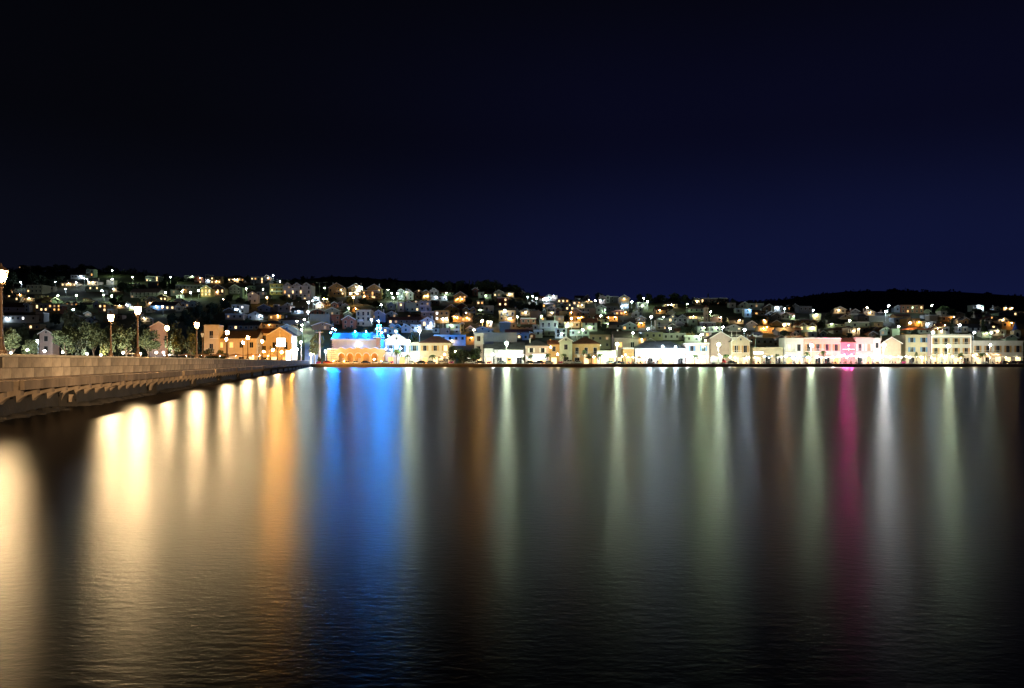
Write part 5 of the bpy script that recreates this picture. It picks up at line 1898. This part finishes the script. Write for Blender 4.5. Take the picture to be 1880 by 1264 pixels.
b = MB(); b.box(-.05,.05,-.17,.17,-.08,.08); HL = b.mesh('headlight', HEADL); TLm = b.mesh('taillight', TAILL); TLm = None
b = MB(); b.box(-.04,.04,-.15,.15,-.10,.10); TLm = b.mesh('taillight', TAILL)
def car(x, col, Y=344.2, rz=0.0, lab=None, van=False):
    P = at(x, 668, Y); o = empty('parked_car', (P.x, Y, 1.262), rz)
    tag(o, None, 'car', 'cars parked along the quay')
    link('body', CARB[col], o, None, None, (1,1,1.28) if van else None); link('window_glass', CGL, o, None, None, (1,1,1.28) if van else None)
    for sx in (-1.32, 1.30):
        for sy in (-.78, .78):
            wh = link('wheel', WHT, o, (sx, sy, .31)); link('rim', WHR, wh)
    for sy in (-.6, .6):
        link('headlight', HL, o, (2.04, sy, .66)); link('taillight', TLm, o, (-2.07, sy, .72))
    if lab: o['label'] = lab
    else: reg(o, 'parked %s car on the quay %s' % (col, zone(x).replace('above','before').replace('behind','before')), x, 668)
PI = math.pi
for x, c, rz in [(557,'white',.9),(602,'red',.2),(622,'grey',0),(637,'white',PI),(654,'white',.3),(672,'dark blue',0),(690,'white',.1),(708,'silver',.3),(756,'silver',0),(773,'black',PI),(792,'grey',0),(812,'white',0),(862,'white',PI),(882,'black',0),(921,'grey',.2),
                (974,'black',0),(990,'dark blue',PI),(1008,'silver',0),(1060,'silver',PI),(1121,'silver',.3),(1136,'dark blue',0),(1344,'black',0),(1862,'black',0),(1845,'grey',.2),(1873,'dark blue',.4)]:
    car(x, c, rz=rz)
car(1044, 'white', rz=PI, van=True, lab='white van parked before the orange hip-roofed house')
# white truck
P = at(1319, 668, 344.5); o = empty('delivery_truck', (P.x, 344.5, 1.262)); tag(o, 'white box truck with red cab stripe parked by the fourth quay lamp', 'truck')
b = MB(); b.box(-3.2, 1.3, -1.1, 1.1, .75, 3.1); b.build('cargo_box', CPAINT['white'], o)
loft([(1.35,.45),(1.35,2.35),(1.95,2.4),(2.75,1.5),(2.95,1.35),(2.98,.45)], 1.0, lambda z: 0 if z < 1.4 else (z-1.4)*.12).build('cab', CPAINT['red'], o)
b = MB(); b.add([(2.04,-.8,2.33),(2.04,.8,2.33),(2.80,.88,1.50),(2.80,-.88,1.50)], [(0,3,2,1)]); b.add([(1.5,-1.005,1.45),(2.5,-1.005,1.45),(2.0,-.93,2.2),(1.5,-.93,2.2)], [(0,1,2,3)]); b.build('window_glass', CARGL, o)
for sx in (-2.2, 2.1):
    for sy in (-.95, .95):
        wh = link('wheel', WHT, o, (sx, sy, .42), None, (1.35,1.1,1.35)); link('rim', WHR, wh)
for sy in (-.7, .7): link('headlight', HL, o, (2.97, sy, .8))

# ================================================================ parasols and cafe terraces
CANV = {n_: canvas('canvas_'+n_, c_) for n_, c_ in [('white',(.80,.79,.76)),('brown',(.20,.13,.08)),('tan',(.45,.33,.20)),('blue',(.10,.16,.30)),('grey',(.30,.30,.31))]}
PAR = {}
def parasol_mesh(col):
    if col not in PAR:
        b = MB(); r = 1.0; n_ = 8
        top = (0,0,.42); ring = [(math.cos(6.2832*i/n_+.39), math.sin(6.2832*i/n_+.39), 0) for i in range(n_)]
        low = [(x*1.0, y*1.0, -.09) for x, y, z in ring]
        b.add([top]+ring+low, [(0, 1+i, 1+(i+1) % n_) for i in range(n_)] + [(1+i, 9+i, 9+(i+1) % n_, 1+(i+1) % n_) for i in range(n_)])
        b.lathe([(.04,.40),(.03,.5)], 6)
        PAR[col] = b.mesh('canopy', CANV[col])
    return PAR[col]
b = MB(); b.tube((0,0,0),(0,0,1),.05,.05,6); PPOLE = b.mesh('pole', POSTW)
b = MB(); b.lathe([(.35,0),(.35,.08),(.08,.14)], 10); PBASE = b.mesh('base', CONC)
def parasol(x, yt, w, col, Y, label=None, lamp=None, base=None):
    P = at(x, 668, Y); k = Y/F; rad = w*k/2; zt = at(x, yt, Y).z - 1.25
    zc = zt - .42*rad*.55
    o = empty('parasol', (P.x, Y, 1.255), 0); tag(o, label, 'parasol', 'parasols along the shore')
    link('canopy', parasol_mesh(col), o, (0,0,zc), None, (rad, rad, rad*.55)); link('pole', PPOLE, o, (0,0,0), None, (1,1,zc+.3*rad*.5)); link('base', PBASE, o)
    if lamp:
        c, pw = lamp; bb = MB(); lx = R.uniform(-.6,.6); bb.ball((lx,.2,zc-.25), .08, 0, 0); bb.tube((lx,.2,zc-.17),(lx,.2,zc+.05),.012,.012,4); bb.build('hanging_lamp', lampmat(c, pw, .08), o)
    if label is None: reg(o, base, x, yt)
for x, w in [(343,30),(371,27),(402,30),(433,28),(462,27),(477,22),(491,26)]:
    parasol(x, 649.5, w, 'brown', 310-(x % 3), base='dark brown parasol behind the bridge parapet', lamp=('Y',160))
parasol(243, 648, 18, 'tan', 308, 'tan parasol between the tallest bridge lamps'); parasol(312, 650, 22, 'white', 309, 'pale parasol left of the brown parasols')
WP = [(1369,'brown'),(1391,'tan'),(1413,'blue'),(1434,'white'),(1455,'blue'),(1481,'blue'),(1508,'grey'),(1528,'white'),(1546,'white'),(1564,'white'),(1582,'white'),(1600,'white'),(1618,'white'),(1636,'white'),(1654,'white'),(1672,'white'),(1690,'white'),(1712,'tan'),(1733,'white'),(1765,'brown'),(1793,'tan'),(1818,'tan'),(1845,'white'),(1868,'white')]
for x, c in WP:
    pw = 650 if 1420 < x < 1700 else 330
    parasol(x, 653.5-(1.5 if 1530 < x < 1620 else 0), 21, c, 347.6, base='%s parasol on the right quay terrace' % c, lamp=('N' if x < 1700 else 'Y', pw))
for x, c in [(1170,'tan'),(1188,'white'),(1206,'white'),(1226,'white'),(1246,'white')]:
    parasol(x, 655, 20, c, 347.6, base='%s parasol before the brightest cafe' % c, lamp=('N', 300))
# hanging lamps along shop fronts that glow white in the photograph
def awning(x0, x1, y, col, Y, label, lamps=2, c='N', pw=700):
    k = Y/F; P = at((x0+x1)/2, y, Y); w = (x1-x0)*k
    o = empty('shop_awning', P); tag(o, label, 'awning', 'awnings on shop fronts')
    b = MB(); m_ = max(3, int(w/1.1))
    for i in range(m_):
        a, c_ = -w/2+w*i/m_, -w/2+w*(i+1)/m_
        b.add([(a,2.4,.9),(c_,2.4,.9),(c_,0,0),(a,0,0),(a,0,-.3),(c_,0,-.3)], [(3,2,1,0),(4,5,2,3)], i % 2)
    b.build('canvas', [CANV[col], CANV['white']], o)
    b = MB()
    for sx in (-w/2+.1, w/2-.1): b.tube((sx,.1,-(P.z-1.25)),(sx,.1,-.02),.05,.05,6); b.tube((sx,.1,-.02),(sx,2.3,.8),.04,.04,5)
    b.build('frame', POSTW, o)
    for i in range(lamps):
        bb = MB(); xx = -w/2+w*(i+.5)/lamps; bb.ball((xx,1.2,-.15), .15, 0, 0); bb.tube((xx,1.2,-.02),(xx,1.2,.42),.012,.012,4); bb.build('hanging_lamp', lampmat(c, pw*.8, .15), o)
awning(803, 834, 658, 'tan', 354.2, 'striped awning on the cream taverna', 2, 'Y', 420)
awning(752, 770, 656, 'white', 354.2, 'white awning on the low annex', 2, 'N', 800)
awning(912, 960, 655, 'white', 354.5, 'wide white awning on the bright white shop', 4, 'N', 900)
awning(968, 1003, 658, 'white', 354.2, 'white awning under the shuttered pink house', 3, 'W', 700)
awning(1098, 1128, 653, 'white', 351.0, 'white awning on the low overexposed cafe', 3, 'N', 1100)
awning(1172, 1200, 657, 'tan', 353.5, 'tan awning beside the outdoor seating', 2, 'Y', 800)
awning(1200, 1256, 654, 'white', 353.5, 'wide white awning on the brightest cafe', 4, 'W', 1300)
awning(1262, 1300, 657, 'white', 354.2, 'white awning on the pinkish cornice building', 2, 'N', 900)
awning(848, 882, 657, 'white', 353, 'white pavilion roof between the dark trees', 2, 'N', 800)
awning(1788, 1840, 652, 'tan', 354, 'long tan awning of the white hotel', 3, 'Y', 500)
awning(1055, 1090, 655, 'tan', 354.6, 'dim tan awning on the orange hip-roofed house', 1, 'Y', 220)

# tables, seated guests
b = MB(); b.lathe([(.22,0),(.22,.04),(.035,.07),(.035,.70),(.42,.71),(.42,.75)], 10); TABM = b.mesh('cafe_table', mat('table_top', (.45,.42,.38), .5, .1, 3))
def skin_mesh(name, pts, edges, rad, m):
    import bmesh
    me = bpy.data.meshes.new(name); me.from_pydata(pts, edges, [])
    o = bpy.data.objects.new(name, me); COL.objects.link(o)
    md = o.modifiers.new('skin', 'SKIN'); 
    sv = me.skin_vertices[0].data
    for i, r_ in enumerate(rad): sv[i].radius = (r_, r_)
    sv[0].use_root = True
    s2 = o.modifiers.new('sub', 'SUBSURF'); s2.levels = 1; s2.render_levels = 1
    dg = bpy.context.evaluated_depsgraph_get(); ev = o.evaluated_get(dg)
    nm = bpy.data.meshes.new_from_object(ev)
    bpy.data.objects.remove(o)
    nm.materials.clear(); nm.materials.append(m); nm.polygons.foreach_set('use_smooth', [True]*len(nm.polygons))
    return nm
CLO = [mat('clothes_dark', (.03,.03,.04), .9, .2, 4), mat('clothes_pale', (.5,.48,.45), .9, .2, 4), mat('clothes_blue', (.06,.10,.2), .9, .2, 4), mat('clothes_red', (.35,.05,.05), .9, .2, 4)]
SKIN = mat('skin', (.42,.27,.19), .6, .1, 4); HAIR = mat('hair_dark', (.03,.02,.015), .7, .2, 6)
# skeleton: pelvis, chest, neck, then legs and arms; figure faces +x
seat_p = [(0,0,.52),(.0,0,.78),(.02,0,1.02),(.03,0,1.14), (.08,.10,.50),(.46,.12,.50),(.46,.12,.08),(.58,.12,.04), (.08,-.10,.50),(.46,-.12,.50),(.44,-.12,.08),(.56,-.12,.04),
          (.0,.20,1.0),(.08,.26,.78),(.30,.16,.74), (.0,-.20,1.0),(.10,-.26,.80),(.34,-.12,.80)]
seat_e = [(0,1),(1,2),(2,3),(0,4),(4,5),(5,6),(6,7),(0,8),(8,9),(9,10),(10,11),(2,12),(12,13),(13,14),(2,15),(15,16),(16,17)]
rads = [.15,.15,.14,.06,.10,.075,.05,.04,.10,.075,.05,.04,.065,.05,.035,.065,.05,.035]
stand_p = [(0,0,.92),(.0,0,1.15),(.0,0,1.38),(.02,0,1.50), (.02,.09,.86),(.04,.11,.47),(-.02,.12,.08),(.12,.12,.04), (.02,-.09,.86),(.10,-.11,.47),(.06,-.12,.08),(.2,-.12,.04),
          (.0,.20,1.36),(.0,.26,1.08),(.12,.24,.86), (.0,-.20,1.36),(-.02,-.26,1.08),(.08,-.25,.85)]
PERS = [(skin_mesh('body', seat_p, seat_e, rads, c), 1.26) for c in CLO] + [(skin_mesh('body', stand_p, seat_e, rads, c), 1.63) for c in CLO[:3]]
hb = MB(); hb.ball((0,0,0), (.095,.08,.12), 0, 1); hb.ball((.10,0,-.01), (.02,.015,.02), 0, 0)
for s in (-1, 1): hb.ball((0, s*.08, 0), (.025,.012,.035), 0, 0)
HEADM = hb.mesh('head', SKIN, True)
hb = MB(); hb.ball((-.02,0,.035), (.10,.09,.11), 0, 1); HAIRM = hb.mesh('hair', HAIR, True)
CHB = MB(); CHB.box(-.22,.22,-.22,.22,.40,.44); CHB.box(-.24,-.20,-.22,.22,.441,.85)
for sx in (-.2,.2):
    for sy in (-.2,.2): CHB.box(sx-.02,sx+.02,sy-.02,sy+.02,0,.399)
CHM = CHB.mesh('cafe_chair', mat('chair_rattan', (.16,.10,.06), .8, .2, 4))
def person(x, Y, sit, rz, base):
    pm, hz = R.choice(PERS[:4] if sit else PERS[4:]); P = at(x, 668, Y)
    o = empty('person', (P.x, Y, 1.258), rz); tag(o, base, 'person', base)
    link('body', pm, o); hd = link('head', HEADM, o, (.04, 0, hz)); link('hair', HAIRM, hd)
    if sit:
        c = link('cafe_chair', CHM, None, (P.x-.0*math.cos(rz), Y, 1.257), (0,0,rz)); tag(c, base.replace('guest','chair').replace('seated','rattan').replace('small rattan','small rattan'), 'chair', 'rattan chairs on the quay')
def terrace(x0, x1, n_, lab, what):
    for i in range(n_):
        x = x0 + (x1-x0)*(i+.5)/n_ + R.uniform(-1,1); Y = R.choice([343.0,345.2]) + R.uniform(-.3,.3)
        P = at(x, 668, Y); t = link('cafe_table', TABM, None, (P.x, Y, 1.257)); tag(t, 'small round cafe table on the quay %s' % what, 'table', 'cafe tables '+what)
        for a in R.sample([0, 2.1, 3.14, 4.0], R.choice([1,2,2,3])):
            px = x + math.cos(a)*.75*F/Y; person(px, Y+math.sin(a)*.75, True, a+PI, 'small seated guest at a quay table %s' % what)
terrace(1144, 1206, 8, 0, 'left of the brightest cafe')
terrace(1368, 1530, 15, 0, 'under the left parasols')
terrace(1530, 1690, 16, 0, 'under the white parasols')
terrace(1694, 1840, 14, 0, 'at the right end')
for x in (532, 540, 546, 551, 1208, 1236, 1252, 1480, 1560, 1634, 1722, 1700, 1772):
    person(x, 343.5 if x > 600 else 346.5, False, R.random()*6, 'small standing person on the quay ' + ('at the bridge end' if x < 600 else 'near the cafes'))

# ================================================================ utility poles
WOODP = mat('pole_concrete', (.42,.38,.34), .85, .15, 2)
def utility_pole(x, yt, yb, label, Y=None, twin=False, arm=1.6, mt=WOODP, r=.16):
    Y = Y or on_land(x, yb); P = at(x, yb, Y); zg = 1.25 if Y < 373 else H(P.x, Y); hgt = at(x, yt, Y).z-zg
    o = empty('utility_pole', (P.x, Y, zg)); tag(o, label, 'utility pole', 'utility poles')
    b = MB()
    for sx in ((-1.1, 1.1) if twin else (0,)): b.tube((sx,0,-.3),(sx,0,hgt),r,r*.65,8)
    b.build('post', mt, o)
    b = MB(); a = arm + (1.1 if twin else 0); b.box(-a, a, -.26, -.14, hgt-.5, hgt-.3)
    if twin: b.box(-a, a, -.26, -.14, hgt-2.2, hgt-2.0); b.box(-.9, .9, -.5, .4, hgt-4.2, hgt-2.9)
    ca = b.build('crossarm', mt, o)
    for i in range(4):
        xx = -a+.1+(2*a-.2)*i/3; b = MB(); b.lathe([(.06,0),(.09,.08),(.05,.14),(.09,.2),(.04,.3)], 8, (xx,-.2,hgt-.3)); b.build('insulator', mat('porcelain', (.5,.45,.4), .3, 0), ca)
utility_pole(1348, 607, 667, 'twin utility poles with a transformer before the pediment house', 349.0, True)
utility_pole(587, 609, 667, 'white concrete utility pole with T crossarm left of the church', 350.5, False, 1.6, mat('white_post', (.62,.62,.60), .5, .08, 3), .38)
utility_pole(586.5, 519, 540, 'pale T-topped utility pole on the ridge, left of a pair', None, False, 2.0)
utility_pole(597, 518, 536, 'pale T-topped utility pole on the ridge, right of a pair', None, False, 2.0)
utility_pole(1443, 617, 667, 'plain thin pole at the left edge of the white terrace house', 353.5, False, .5)
utility_pole(1697, 649, 667, 'short wooden post on the right terrace, leftmost of three', 344.5, False, .4, SHUT_O, .2)
utility_pole(1720, 649, 667, 'short wooden post on the right terrace, middle of three', 344.5, False, .4, SHUT_O, .2)
utility_pole(1742, 649, 667, 'short wooden post on the right terrace, rightmost of three', 344.5, False, .4, SHUT_O, .2)
utility_pole(1709, 614, 667, 'dark pole at the corner of the white three-storey block', 355.8, False, .4, DARKM, .12)
# street climbing from the bridge end
n = MB(); st_pts = []
for i in range(40):
    Y = 352 + i*3.2; x = 572 + 4*math.sin(i*.12) - i*.25; X = at(x, 0, Y).x; st_pts.append((X, Y, max(1.26, max(H(X-3, Y), H(X+3, Y), H(X, Y))+.12)))
for X, Y, Z in st_pts: n.v += [(X-3.6, Y, Z), (X+3.6, Y, Z)]
for i in range(39): n.f.append((2*i, 2*i+1, 2*i+3, 2*i+2)); n.m.append(0)
tag(n.build('street', mat('street_paving', (.30,.29,.27), .9, .2, .5)), kind='structure')
resolve_labels()
